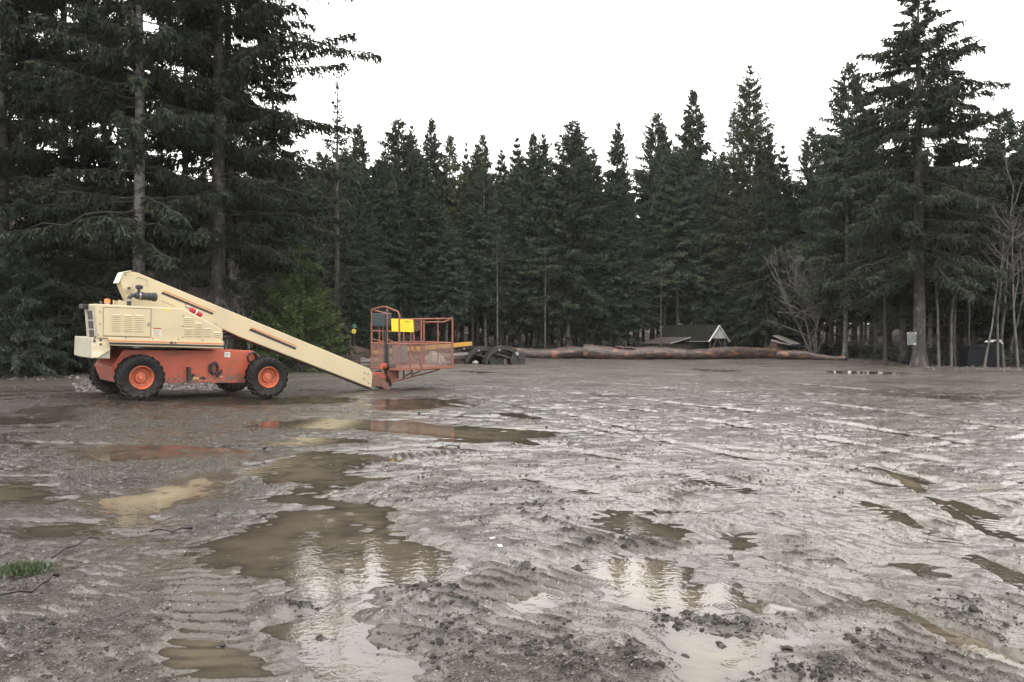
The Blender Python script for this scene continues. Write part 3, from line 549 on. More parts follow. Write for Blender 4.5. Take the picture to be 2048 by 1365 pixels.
    for q in range(sub):
        f = rng.uniform(.15, .95, nt); D2 = unit(D * .8 + rng.normal(0, .55, (nt, 3)) - zz * hang * .6)
        kp.append(kites(Bp + D * (ll * f)[:, None], D2, kl * rng.uniform(.5, 1.2, nt) * np.clip(ll / tw + .3, .5, 1.2), kw * rng.uniform(.55, 1.1, nt), rng))
    n_t = 14; Bt = on_trunk(H * (1 - rng.uniform(0, .05, n_t))); kp.append(kites(Bt, unit(rng.normal(0, .5, (n_t, 3)) + zz), np.full(n_t, .35), np.full(n_t, kw), rng))
    return tm, npmesh('crown', *merge(kp), leaf)

def plant(name, meshes, x, y, label, cat='tree', group=None, scale=1., zs=None, rot=None, names=('trunk', 'crown'), rng=random.Random(5), sink=.05):
    r = empty(name, (x, y, bh(x, y) - sink), (0, 0, rng.uniform(0, 6.28) if rot is None else rot), label=label, cat=cat, group=group)
    r.scale = (scale, scale, zs or scale)
    for nm, me in zip(names, meshes): link(nm, me, r)
    return r

def bare_tree(seed, H, stems=1, spread=.15, r0=.05, depth=3, up=.35, bark=PALE, twig=TWIG, nb=11, lenf=.42, start=.35):
    "leafless broadleaf: stems with forked branches; returns trunk mesh and branch mesh"
    rng = np.random.default_rng(seed); tr, br = [], []; K = 7; t = np.linspace(0, 1, K)
    def path(p, d, ln, wob, lift):
        P = [np.array(p)]; d = np.array(d, float); h = ln / (K - 1)
        for k in range(K - 1):
            d = d + rng.normal(0, wob, 3) + np.array([0, 0, lift]); d /= np.linalg.norm(d); P.append(P[-1] + d * h)
        return np.array(P)
    lev = []
    for s_ in range(stems):
        a = 2 * pi * s_ / stems + rng.uniform(0, 1); d = np.array([cos(a) * spread, sin(a) * spread, 1.]) + rng.normal(0, .04, 3)
        P = path((cos(a) * .14 * (stems > 1), sin(a) * .14 * (stems > 1), 0), d, H * rng.uniform(.75, 1.05), .06, .02); tr.append((P, r0 * rng.uniform(.7, 1.1) * (1 - .8 * t))); lev.append((P, H, r0, start))
    for dpt in range(depth):
        nxt = []
        for P, ln, r, st in lev:
            m = max(3, int(nb * (1 - .28 * dpt)))
            for _ in range(m):
                f = rng.uniform(st, 1) * (K - 1); i = min(int(f), K - 2); p = P[i] + (P[i + 1] - P[i]) * (f - i); tg = P[i + 1] - P[i]; tg /= np.linalg.norm(tg) + 1e-9
                d = tg * .75 + rng.normal(0, .55, 3); d /= np.linalg.norm(d); l2 = ln * lenf * rng.uniform(.5, 1.1) * (1.15 - .5 * f / (K - 1)); r2 = max(r * .42, .006)
                Q = path(p, d, l2, .09, up * .12); br.append((Q, r2 * (1 - .75 * t))); nxt.append((Q, l2, r2, .2))
        lev = nxt
    f = lambda q, n: tubes(np.array([a for a, _ in q]), np.array([b for _, b in q]), n)
    return npmesh('trunk', *f(tr, 7), bark, True), npmesh('branches', *f(br, 3), twig)

# ---------------------------------------------------------------- boom lift
def rotm(z, y, x):
    cz, sz, cy, sy, cx, sx = cos(z), sin(z), cos(y), sin(y), cos(x), sin(x)
    return np.array([[cz, -sz, 0], [sz, cz, 0], [0, 0, 1]]) @ np.array([[cy, 0, sy], [0, 1, 0], [-sy, 0, cy]]) @ np.array([[1, 0, 0], [0, cx, -sx], [0, sx, cx]])
RL = rotm(radians(41), radians(1.75), radians(1.1))
def M(px, py, v):
    "photo pixel -> (along, up) on the lift's own vertical plane at lateral distance v"
    d = np.array([(px - CX) / F, 1, (YH - py) / F]); a = RL.T @ (np.array([0, 0, CZ]) - LIFT); b = RL.T @ d; s = (v - a[1]) / b[1]; q = a + s * b
    return (float(q[0]), float(q[2]))
UVW = lambda a, b, t: (a, t, b)
def MP(pts, v): return [M(px, py, v) for px, py in pts]
def D3(px, py, v): a, b = M(px, py, v); return Vector((a, v, b))
lift = empty('boom_lift', tuple(LIFT), (radians(1.1), radians(1.75), radians(41)), label='cream and orange-red telescopic boom lift with its basket lowered to the muddy ground', cat='boom lift')

def wheel(u, v, flip, steer=0, w0=.53):
    wh = empty('wheel', (u, v, w0)); wh.parent = lift; wh.rotation_euler = (0, 0, steer)
    R0, W = .50, .40
    prof = [(-.15, .27), (-.17, .31), (-.195, .37), (-.2, .43), (-.185, .475), (-.13, .497), (0, .505), (.13, .497), (.185, .475), (.2, .43), (.195, .37), (.17, .31), (.15, .27)]
    t = MB().lathe(prof, (0, 0, 0), (0, 1, 0), 48)
    for k in range(20):                                            # chevron lugs
        for sd in (-1, 1):
            a0 = 2 * pi * (k + (.5 if sd > 0 else 0)) / 20
            pts = []
            for f in np.linspace(0, 1, 5):
                a = a0 + f * .30; y = sd * (.012 + f * .192); rr = .507 - .035 * max(0, f - .62) / .38 - (.02 if f == 1 else 0)
                pts.append((a, y, rr))
            for (a1, y1, r1), (a2, y2, r2) in zip(pts[:-1], pts[1:]):
                vs = []
                for a, y, r in ((a1, y1, r1), (a2, y2, r2)):
                    for da, dr in ((-.038, -.03), (-.028, .026), (.028, .026), (.038, -.03)): vs.append((cos(a + da) * (r + dr), y, sin(a + da) * (r + dr)))
                t.add(vs, [(0, 1, 5, 4), (1, 2, 6, 5), (2, 3, 7, 6), (0, 3, 2, 1), (4, 5, 6, 7)])
    t.build('tyre', TYRE, wh, smooth=False)
    s = -1 if not flip else 1
    rm = MB().lathe([(s * .165, .275), (s * .18, .262), (s * .15, .245), (s * .10, .225), (s * .04, .215), (s * .03, .15), (s * .07, .12), (s * .085, .118), (s * .09, .07), (s * .12, .055), (s * .125, .0)], (0, 0, 0), (0, 1, 0), 32)
    for k in range(8):
        a = 2 * pi * k / 8; rm.lathe([(s * .03, .016), (s * .062, .016), (s * .062, 0)], (cos(a) * .17, 0, sin(a) * .17), (0, 1, 0), 6)
    rm.build('rim', RIMP, wh, smooth=False)
for u, v, fl, st in ((.0, .2, False, 0), (3.07, .2, False, radians(-4)), (0, 2.45, True, 0), (3.07, 2.45, True, radians(-4))): wheel(u, v, fl, st)

CHP = MP([(246, 700), (505, 702), (514, 706), (531, 729), (512, 766.5), (236, 767), (224, 736)], .48)
b = MB().prism(CHP, .48, 2.05, UVW)
b.box((0, 1.25, .55), (.24, 2.0, .22)).box((3.07, 1.25, .55), (.22, 2.0, .2)).box((-.22, .9, .58), (.3, 1.2, .26))
chassis = b.build('chassis', ORNG, lift, bevel=.012)
def loop(pc, ru, rw, a0, a1, depth, nm='tie_down_loop'):
    "flat black hoop standing off the chassis side"
    u0, w0 = M(*pc, .44); m = MB(); k = 11
    for v0, v1 in ((.39, .47),):
        for q in range(k - 1):
            A, B_ = [a0 + (a1 - a0) * (q + i) / (k - 1) for i in (0, 1)]; vs = []
            for a in (A, B_):
                for rr, vv in ((1, v0), (1.0, v1), (.66, v1), (.66, v0)): vs.append((u0 + ru * rr * cos(a), vv, w0 + rw * rr * sin(a)))
            m.add(vs, [(0, 1, 5, 4), (1, 2, 6, 5), (2, 3, 7, 6), (3, 0, 4, 7), (0, 3, 2, 1), (4, 5, 6, 7)])
    return m
m = loop((429, 737), .10, .17, radians(-80), radians(265), .1); a, w_ = M(421, 737, .45); m.box((a, .45, w_), (.07, .06, .22))
u_, w_ = M(437, 747, .44); m.prism([(u_ - .05, w_ - .07), (u_ + .07, w_ + .09), (u_ + .09, w_ + .06), (u_ + .0, w_ - .1)], .40, .46, UVW); m.build('tie_down_loop', BLACK, chassis)
m = MB(); u_, w_ = M(378, 750, .44); m.prism(MP([(375, 734), (380.5, 735), (382, 754), (389, 748), (388.5, 752), (380, 762), (375, 763)], .42), .38, .47, UVW); m.build('tie_down_loop', BLACK, chassis)
m = MB(); m.tube([D3(512, 714, .42), D3(508, 705, .36), D3(500, 707, .34), D3(495, 714, .36), D3(497, 722, .38), D3(503, 725, .42)], .028, 8); m.tube([D3(509, 706, .38), D3(514, 714, .40), D3(512, 724, .44)], .05, 8); m.build('hydraulic_hose', BLACK, chassis)
MB().prism(MP([(449, 704.5), (460, 705), (460, 715), (449, 714.5)], .474), .470, .477, UVW).build('sticker', WHITE, chassis)
m = MB()
for y0 in (706.2, 708.8, 711.6): m.prism(MP([(450, y0), (459, y0 + .4), (459, y0 + 1.7), (450, y0 + 1.3)], .467), .465, .468, UVW)
m.build('sticker_print', GREYV, chassis)
MB().prism(MP([(384, 757), (389, 752.5), (389, 755), (398, 755.5), (398, 758.5), (389, 758.5), (389, 761.5)], .474), .470, .477, UVW).build('direction_arrow', TANV, chassis, label='tan arrow pointing to the rear')
MB().prism(MP([(398, 755), (405, 755), (405, 752), (412.5, 756.5), (406, 761), (406, 758.5), (398, 758)], .474), .470, .477, UVW).build('direction_arrow', BLACK, chassis, label='black arrow pointing to the front')
MB().prism(MP([(434, 752), (446, 753), (446, 755), (434, 754)], .474), .470, .477, UVW).build('sticker', TANV, chassis)
fc = bpy.data.curves.new('stencil', 'FONT'); fc.body = 'IS086'; fc.size = .17; fc.extrude = .001
fo = bpy.data.objects.new('stencil', fc); me = bpy.data.meshes.new_from_object(fo); bpy.data.objects.remove(fo)
me.materials.append(mat('faded_stencil', (.22, .09, .06), .7)); so_ = link('stencilled_number', me, chassis)
u_, w_ = M(329, 711.5, .474); so_.location = (u_, .474, w_); so_.rotation_euler = (pi / 2, 0, 0)

# slew ring and deck
m = MB().lathe([(1.22, .0), (1.22, .75), (1.34, .75), (1.34, 0)], (1.35, 1.25, 0), (0, 0, 1), 32); m.build('slew_ring', BLACK, lift)
# hood on the near side
HV0, HV1 = .08, 1.05
HOOD = MP([(190, 608), (365, 617.5), (446, 659), (446, 684.5), (196, 677)], HV0)
hood = MB().prism(HOOD, HV0, HV1, UVW).build('engine_hood', CREAM, lift, bevel=.022)
SILL = MP([(217, 676.3), (447.5, 683.6), (447.5, 697.6), (219, 691.3)], .03)
sill = MB().prism(SILL, .03, 2.2, UVW).build('turntable_deck', CREAM, lift, bevel=.01)
MB().prism(MP([(217.5, 680.6), (447.5, 687.2), (447.5, 689.6), (217.5, 682.8)], .03), .0255, .031, UVW).build('orange_stripe', OSTRIPE, sill)
m = MB().prism(MP([(218, 684.8), (447.5, 691.2), (447.5, 695), (219, 689.4)], .03), .0255, .031, UVW)
m.prism(MP([(338.5, 687.3), (341, 683.8), (346, 684), (346.5, 687.6)], .03), .0225, .0262, UVW).prism(MP([(349.5, 687.7), (350, 684.2), (352, 684.3), (352, 687.8)], .03), .0225, .0262, UVW)
m.build('black_stripe', STRIPE, sill)
# far side deck tanks, lower than the near hood
MB().prism([(HOOD[0][0] + .35, 1.33), (1.6, 1.30), (1.6, 1.62), (HOOD[0][0] + .35, 1.66)], 1.62, 2.2, UVW).build('tank_cover', CREAM, lift, bevel=.02)
# door with louvres
dv = HV0 - .012
door = MB().prism(MP([(208, 616.5), (301.5, 619.5), (300.5, 674), (207, 671.5)], dv), dv, HV0 + .01, UVW).build('engine_door', CREAM, hood, bevel=.006)
m = MB()
for a, b_ in (((206.6, 615.2), (302.6, 618.4)), ((302.6, 618.4), (301.5, 675.2)), ((301.5, 675.2), (206, 672.6)), ((206, 672.6), (206.6, 615.2))):
    A, B2 = D3(*a, HV0 - .002), D3(*b_, HV0 - .002); m.bar(A, B2, .004, .012)
m.build('door_gap', mat('dark_seam', (.10, .08, .05), .8), hood)
def louvres(x0, x1, y0, y1, n, v, slope, par):
    mm = MB()
    for k in range(n):
        y = y0 + (y1 - y0) * (k + .1) / n; h = (y1 - y0) / n * .62; dy = slope * (x1 - x0)
        P = [D3(x0, y, v), D3(x1, y + dy, v), D3(x1, y + h + dy, v), D3(x0, y + h, v)]; o = Vector((0, -.022, 0))
        vs = P + [P[2] + o, P[3] + o]
        mm.add(vs, [(0, 1, 4, 5), (0, 5, 3), (1, 2, 4), (3, 5, 4, 2)])
    return mm.build('louvre_panel', CREAM, par)
for x0, x1, dy in ((224, 240.5, 0), (247.5, 263, .8), (269.5, 285.5, 1.6)): louvres(x0, x1, 628.5 + dy, 662 + dy, 9, dv, .03, door)
louvres(369, 384.5, 634, 653, 5, HV0, .03, hood); louvres(369, 384.5, 656, 673, 5, HV0, .03, hood); louvres(389.5, 403.5, 645, 673.5, 8, HV0, .03, hood); louvres(408.5, 422.5, 656, 673.5, 5, HV0, .03, hood); louvres(428, 441.5, 663.5, 674.5, 3, HV0, .03, hood)
m = MB(); m.box(D3(298.5, 647, dv - .012), (.035, .03, .05)); m.box(D3(297, 650, dv - .012), (.02, .03, .05)); m.build('latch', STEEL, door)
MB().prism(MP([(305, 655.5), (322.5, 656), (324, 673.5), (304, 672.5)], HV0), HV0 - .004, HV0 + .003, UVW).build('warning_sticker', mat('sticker_face', (.52, .45, .33), .5), hood)
m = MB()
MB().prism(MP([(306, 655.8), (322.4, 656.4), (322.4, 659), (306, 658.2)], HV0), HV0 - .007, HV0 - .003, UVW).build('sticker_header', mat('red_print', (.30, .05, .03), .6), hood)
for k in range(5): m.prism(MP([(307, 661 + k * 2.3), (321 - (k % 2) * 4, 661.4 + k * 2.3), (321 - (k % 2) * 4, 662.2 + k * 2.3), (307, 661.8 + k * 2.3)], HV0), HV0 - .007, HV0 - .003, UVW)
m.build('sticker_print', GREYV, hood)
MB().prism(MP([(327.5, 617.5), (341, 618.2), (334.5, 625.5)], HV0), HV0 - .004, HV0 + .003, UVW).build('caution_sticker', mat('caution_yellow', (.55, .45, .06), .5), hood)
m = MB()
for px, py in ((200, 624), (199.5, 648), (366, 632), (365.5, 653), (364.5, 675), (445, 663), (444, 678), (196, 670), (306, 678), (252, 676), (357, 679), (405, 681)): m.lathe([(-.014, 0), (-.014, .014), (.002, .014)], D3(px, py, HV0), (0, 1, 0), 8); m.build('bolt', BOLT, hood); m = MB()
# rear end face of the hood with the radiator openings
u0, w0 = HOOD[0]; u1, w1 = HOOD[4]
m = MB(); g = MB()
def end_pt(f, v, o): return Vector((u0 + (u1 - u0) * f - o, v, w0 + (w1 - w0) * f))
g2 = [end_pt(.06, HV0 + .02, .006), end_pt(.06, HV1 - .02, .006), end_pt(.98, HV1 - .02, .006), end_pt(.98, HV0 + .02, .006)]
m.add(g2 + [p + Vector((.05, 0, 0)) for p in g2], [(0, 1, 2, 3), (4, 7, 6, 5), (0, 4, 5, 1), (1, 5, 6, 2), (2, 6, 7, 3), (3, 7, 4, 0)])
endp = m.build('rear_panel', DIRTY, hood)
for f0, f1 in ((.20, .47), (.50, .74), (.77, 1.0)):
    q = [end_pt(f0, .36, .02), end_pt(f0, .74, .02), end_pt(f1 - .02, .74, .02), end_pt(f1 - .02, .36, .02)]
    g = MB().add(q + [p + Vector((.03, 0, 0)) for p in q], [(0, 1, 2, 3), (4, 7, 6, 5), (0, 4, 5, 1), (1, 5, 6, 2), (2, 6, 7, 3), (3, 7, 4, 0)]); g.build('radiator_opening', mat('radiator_mesh', (.045, .033, .03), .6, col2=(.02, .016, .015), scale=60), endp)
MB().box(end_pt(.07, .84, .05), (.14, .36, .10)).build('tail_lamp_box', BLACK, hood, bevel=.01)
# counterweight
zt, zb = 1.42, .955
cwp = [(-1.02, .16), (-1.02, 1.45), (-.88, 2.52), (-.5, 2.55), (-.66, .16)]
cw = MB().prism(cwp, zb, zt, lambda a, b, t: (a, b, t)).build('counterweight', DIRTY, lift, bevel=.015)
MB().prism(MP([(184.5, 675.5), (214, 674.5), (217.5, 678), (221, 700), (196, 715.5), (184.5, 716)], .12), .12, .165, UVW).build('counterweight_bracket', mat('bracket_cream', (.58, .51, .36), .5, col2=(.45, .38, .26), scale=4), cw, bevel=.006)
m = MB()
for px, py in ((201, 680.5), (201.2, 689)): m.lathe([(-.012, 0), (-.012, .028), (.004, .028)], D3(px, py, .12), (0, 1, 0), 10); m.build('bolt', BOLT, cw); m = MB()
m = MB(); m.tube([D3(192, 672, .10), D3(188, 679, .10), D3(187, 684, .10), D3(190, 685, .10), D3(191, 681, .10)], .012, 5); m.build('wiring_loop', BLACK, cw); m = MB(); m.tube([(-.85, .9, 1.43), (-.85, 1.1, 1.46), (-.84, 1.3, 1.43)], .02, 6); m.build('lifting_eye', BLACK, cw)
# boom
BV0, BV1 = 1.12, 1.50
BOOM = MP([(246, 547), (262, 543), (277, 546.5), (740, 738), (744.5, 746), (745, 753), (743.5, 777), (480, 674.5), (420, 647), (330, 626), (262, 611), (254, 597), (243.5, 573), (240, 562)], BV0)
boom = MB().prism(BOOM, BV0, BV1, UVW).build('boom', CREAM, lift, bevel=.018)
e1 = MP([(246, 546), (262, 542), (264, 544), (243, 572), (238, 566)], BV0)
m = MB(); q = [D3(247, 545.5, BV0 - .02), D3(238, 566, BV0 - .02)]; r_ = [q[0] + Vector((0, .42, 0)), q[1] + Vector((0, .42, 0))]; o = Vector((-.02, 0, .0)); vs = [q[0], q[1], r_[1], r_[0]]; m.add(vs + [p + o for p in vs], [(0, 1, 2, 3), (4, 7, 6, 5), (0, 4, 5, 1), (1, 5, 6, 2), (2, 6, 7, 3), (3, 7, 4, 0)])
q = [D3(247, 545.5, BV0 - .02), D3(263, 542.3, BV0 - .02)]; vs = [q[0], q[1], q[1] + Vector((0, .42, 0)), q[0] + Vector((0, .42, 0))]; o = Vector((0, 0, .015)); m.add(vs + [p + o for p in vs], [(0, 1, 2, 3), (4, 7, 6, 5), (0, 4, 5, 1), (1, 5, 6, 2), (2, 6, 7, 3), (3, 7, 4, 0)])
m.build('boom_end_cover', mat('end_cover_paint', (.60, .56, .44), .5, col2=(.3, .24, .17), scale=12, lo=.5, hi=.75), boom)
d = .006
for bl, og in (([(325.5, 584), (322, 588), (424.5, 630), (427, 626.5)], [(326.6, 580.8), (325.6, 582.4), (429.5, 625.2), (430.3, 623.6)]), ([(502, 657.3), (497, 661), (590.5, 700), (593, 696)], [(502.4, 654.6), (501.4, 656.2), (594, 694.2), (595, 692.6)])):
    MB().prism(MP(bl, BV0), BV0 - d, BV0 + .003, UVW).build('black_stripe', STRIPE, boom); MB().prism(MP(og, BV0), BV0 - d, BV0 + .003, UVW).build('orange_stripe', OSTRIPE, boom)
m = MB(); m.lathe([(-.07, 0), (-.07, .05), (-.05, .05), (-.05, .085), (-.03, .085), (-.03, .115), (.01, .115)], D3(256, 577, BV0), (0, 1, 0), 24); m.build('pivot_pin', CREAM, boom)
m = MB(); m.lathe([(-.10, 0), (-.10, .035), (-.068, .035)], D3(256, 577, BV0), (0, 1, 0), 12); m.build('pin_head', BOLT, boom); m = MB()
for px, py in ((251, 550), (729, 746), (736, 749), (728, 758), (737, 767)): m.lathe([(-.015, 0), (-.015, .018), (.003, .018)], D3(px, py, BV0), (0, 1, 0), 8); m.build('bolt', BOLT, boom); m = MB()
m = MB(); a = D3(271, 556, BV0); P3 = [D3(271, 558, BV0 - .004), D3(277, 554.5, BV0 - .004), D3(294, 561.5, BV0 - .004), D3(293, 573, BV0 - .004)]
for i in range(3): m.bar(P3[i], P3[i + 1], .006, .012)
m.build('weld_seam', mat('seam_tan', (.30, .23, .13), .8), boom); m = MB(); m.prism(MP([(322, 601), (350, 612.5), (350, 614), (322, 602.5)], BV0), BV0 - .005, BV0 + .002, UVW); m.build('weld_seam', bpy.data.materials['seam_tan'], boom)  # thin tan strips along the weld lines
m = MB(); m.prism(MP([(420, 648.5), (480, 676), (743, 779.5), (743.5, 777), (480, 673), (420, 646)], BV0 + .05), BV0 + .05, BV1 - .05, UVW).build('wear_plate', mat('brown_under_plate', (.10, .06, .04), .7), boom)
# hydraulic lift cylinder under the boom, between the hoods
m = MB(); m.tube([(1.2, 1.32, 1.35), tuple(D3(470, 672, 1.32))], .075, 12); m.build('lift_cylinder', BLACK, lift)
m = MB(); m.prism(MP([(236, 600), (262, 606), (300, 690), (240, 690)], 1.1), 1.06, 1.11, UVW); m.prism(MP([(236, 600), (262, 606), (300, 690), (240, 690)], 1.1), 1.51, 1.56, UVW); m.build('turntable_upright', CREAM, lift)
# air cleaner
av = .74
A, B2 = D3(271, 591.5, av), D3(313, 595, av); ax = (B2 - A).normalized()
m = MB(); ll = (B2 - A).length; m.lathe([(0, 0), (0, .075), (.03, .082), (.12, .088), (.125, .10), (.16, .10), (.165, .088), (ll * .62, .088), (ll * .62, .098), (ll * .68, .098), (ll * .68, .088), (ll * .78, .09), (ll * .8, .105), (ll - .02, .105), (ll, .09), (ll, 0)], A, ax, 24)
m.lathe([(0, .035), (.13, .035)], D3(277.5, 588, av), (0, 0, 1), 12); m.lathe([(.10, .0), (.10, .07), (.13, .085), (.17, .085), (.20, .05), (.2, 0)], D3(278, 587, av), (0, 0, 1), 16)
m.tube([D3(272, 591, av), D3(264, 591.5, av), D3(259, 595, av), D3(258, 600, av), D3(258, 616, av)], .052, 10); m.build('air_cleaner', BLACK, lift, smooth=False)
m = MB(); m.lathe([(0, .095), (.04, .095)], A + ax * .07, ax, 20); m.lathe([(0, .062), (.05, .062)], D3(258, 603, av), (0, 0, 1), 14); m.build('clamp_band', STEEL, lift)
# beacon
c = D3(214.5, 607, .55); m = MB(); m.lathe([(0, .065), (.07, .062), (.09, .05), (.095, 0)], c + Vector((0, 0, .01)), (0, 0, 1), 16); m.build('beacon', AMBER, lift); m = MB(); m.lathe([(-.05, .06), (.012, .06)], c, (0, 0, 1), 14); m.tube([D3(200, 607, .6), D3(201, 602, .6), D3(204, 604, .6), D3(203, 608, .6)], .008, 5); m.build('beacon_base', STEEL, lift)
# extinguisher clipped along the sloping edge of the hood
A, B2 = D3(371, 614, .5), D3(403.5, 632, .5); A += Vector((0, 0, .01)); B2 += Vector((0, 0, .01)); ax = (B2 - A).normalized(); ll = (B2 - A).length
ex = MB().lathe([(.11, .02), (.13, .055), (.16, .063), (ll - .02, .063), (ll, .05), (ll, 0)], A, ax, 16).build('fire_extinguisher', REDP, lift)
m = MB().lathe([(0, 0), (0, .028), (.07, .03), (.12, .022)], A, ax, 10); m.bar(A + ax * .05 + Vector((0, 0, .03)), A + ax * -.05 + Vector((0, 0, .06)), .02, .015); m.build('extinguisher_valve', STEEL, ex); m = MB(); m.lathe([(ll * .6, .066), (ll * .66, .066)], A, ax, 16); m.build('extinguisher_strap', WHITE, ex)
m = MB(); m.bar(D3(430, 655, .6), D3(432.5, 644, .6), .03, .02); m.box(D3(431.5, 648, .6), (.09, .05, .05)); m.build('hood_stay', DIRTY, lift)
# jib head at the boom tip
z2 = lambda x, y: (730 + x / 10.78, 690 + y / 10.78)
JH = MP([z2(*p) for p in ((120, 625), (190, 640), (240, 605), (300, 588), (370, 592), (430, 630), (480, 690), (495, 722), (450, 760), (470, 785), (440, 800), (365, 800), (345, 860), (330, 912), (120, 868))], BV0 + .04)
jib = MB().prism(JH, BV0 + .04, BV1 - .04, UVW).build('jib_head', ORNG, lift, bevel=.01)
JL = MP([z2(*p) for p in ((372, 808), (450, 815), (510, 835), (562, 880), (560, 920), (530, 972), (430, 962), (350, 905))], BV0 + .0)
MB().prism(JL, BV0, BV1, UVW).build('levelling_link', ORNG, lift, bevel=.01)
m = MB(); m.tube([D3(*z2(215, 610), 1.25), D3(*z2(240, 575), 1.25), D3(*z2(330, 565), 1.25), D3(*z2(360, 590), 1.25)], .03, 6); m.tube([D3(*z2(410, 520), 1.2), D3(*z2(415, 580), 1.15), D3(*z2(470, 660), 1.12), D3(*z2(520, 760), 1.12)], .022, 6); m.tube([D3(*z2(440, 520), 1.3), D3(*z2(450, 600), 1.3), D3(*z2(540, 700), 1.3), D3(*z2(560, 900), 1.3)], .022, 6); m.tube([D3(*z2(485, 700), 1.1), D3(*z2(560, 880), 1.1)], .04, 6); m.build('hydraulic_hose', BLACK, jib)
c0 = D3(*z2(440, 462), 1.15); m = MB(); m.lathe([(0, 0), (0, .10), (.2, .12), (.28, .12), (.33, .08)], c0, (1, 0, 0), 16); m.build('rotator_motor', BLACK, lift)
m = MB(); m.lathe([(-.13, 0), (-.13, .09), (0, .09)], c0, (1, 0, 0), 16); m.build('rotator_cap', ORNG, lift)
SUP = MP([z2(*p) for p in ((500, 520), (690, 520), (690, 620), (660, 730), (590, 790), (560, 830), (500, 740))], 1.2)
sup = MB().prism(SUP, 1.1, 1.42, UVW)
for v in (1.08, 1.42):
    a = lambda x, y: D3(*z2(x, y), v)
    for p, q, wd in (((560, 815), (1600, 540), .06), ((640, 545), (1600, 525), .05), ((715, 540), (715, 745), .04), ((835, 540), (835, 730), .05), ((1015, 545), (1015, 680), .05), ((850, 690), (1010, 590), .05), ((1010, 650), (1190, 560), .05), ((670, 720), (720, 560), .03)): sup.bar(a(*p), a(*q), .03, wd, (0, 1, 0))
sup.build('platform_support', RUST, lift, bevel=.004)

# basket
bk = empty('basket'); bk.parent = lift
fx = Vector((1.95, 0, .095)).normalized(); fz = Vector((-fx.z, 0, fx.x)); fy = Vector((0, 1, 0)); B0 = Vector((7.29, .5, .706)); LX, LY = 1.95, 1.55
def K(a, b, c): return B0 + fx * a + fy * b + fz * c
HT, HM = 1.50, .765
fr = MB(); T = .022
def rail(*pts, r=T): fr.tube([K(*p) for p in pts], r, 8)
for c in (0, HM): rail((0, 0, c), (LX, 0, c), (LX, LY, c), (0, LY, c), (0, 0, c))
rail((0, 0, HT), (LX, 0, HT + .02), (LX, LY, HT), (.75, LY, HT)); rail((.78, 0, 0), (.78, 0, HT + .01), r=.03); rail((.78, .0, HT - .06), (1.0, .15, HT - .09), (1.75, .2, HT - .09), (1.93, .05, HT))
for a in (0, LX): rail((a, 0, 0), (a, 0, HT), r=.028); 
rail((LX, LY, 0), (LX, LY, HT), r=.026); rail((0, LY, 0), (0, LY, HT - .05), r=.03)
for a in (1.17, 1.56): rail((a, LY, 0), (a, LY, HT - .08)); 
rail((.39, 0, 0), (.39, 0, HT)); rail((LX, LY / 2, 0), (LX, LY / 2, HT)); rail((0, 1.1, 0), (0, 1.1, HT)); rail((.4, LY, 0), (.4, LY, HT))
rail((0, LY, HT - .05), (0, LY, 1.80), (0, LY * .6, 1.88), (0, LY * .45, 1.88), (0, .05, 1.72), (0, -.02, 1.60), (0, 0, HT - .1)); rail((0, LY, 1.80), (.35, LY * .75, 1.66)); rail((0, LY * .42, HM), (0, LY * .42, 1.87)); rail((0, LY, HT - .36), (0, 0, HT - .36))
rail((0, LY, HT - .6), (0, LY * .48, HM + .04), r=.012); rail((0, LY * .4, HT - .6), (0, 0, HM), r=.012)
fr.tube([K(.78 - .25, 0, HM), K(.78, 0, .05)], .018, 6)
frame = fr.build('basket_frame', RUST, bk)
fl = MB(); fl.box(K(LX / 2, LY / 2, .03), (LX - .05, LY - .05, .03), (fx, fy, fz)); fl.build('basket_floor', RUST, bk)
def wire(o, ea, la, eb, lb, nrm, pitch=.05):
    mm = MB(); t = .0035
    for a in np.arange(pitch, la, pitch):
        for sl in (0,): mm.bar(o + ea * a, o + ea * a + eb * lb, t * 2, t * 2, nrm)
    for b_ in np.arange(pitch, lb, pitch): mm.bar(o + eb * b_, o + ea * la + eb * b_, t * 2, t * 2, nrm)
    return mm.build('mesh_panel', MESHW, bk)
wire(K(0, .0, .03), fx, LX, fz, HM - .05, fy); wire(K(0, LY, .03), fx, LX, fz, HM - .05, fy); wire(K(0, 0, .03), fy, LY, fz, HM - .05, fx); wire(K(LX, 0, .03), fy, LY, fz, HM - .05, fx); wire(K(0.42, .03, HT - .36), fx, .34, fz, .34, fy, .035)
MB().box(K(.06, LY * .68, HT - .02), (.28, .72, .40), (fx, fy, fz)).build('control_console', CONS, bk, bevel=.03)
MB().box(K(.16, .30, HT - .20), (.25, .36, .24), (fx, fy, fz)).build('control_box', mat('orange_box', (.62, .16, .03), .5), bk, bevel=.012)
m = MB(); m.box(K(.02, LY * .46, HM - .1), (.09, .14, 1.0), (fx, fy, fz)); m.tube([K(.05, LY * .48, HM), K(.04, LY * .5, .3), K(.06, LY * .45, .02)], .03, 6); m.build('cable_duct', BLACK, bk)
MB().box(K(1.0, LY - .03, HM * .55 + .02), (.55, .02, HM * .8), (fx, fy, fz)).build('back_plate', mat('grey_sheet', (.13, .12, .125), .5), bk)
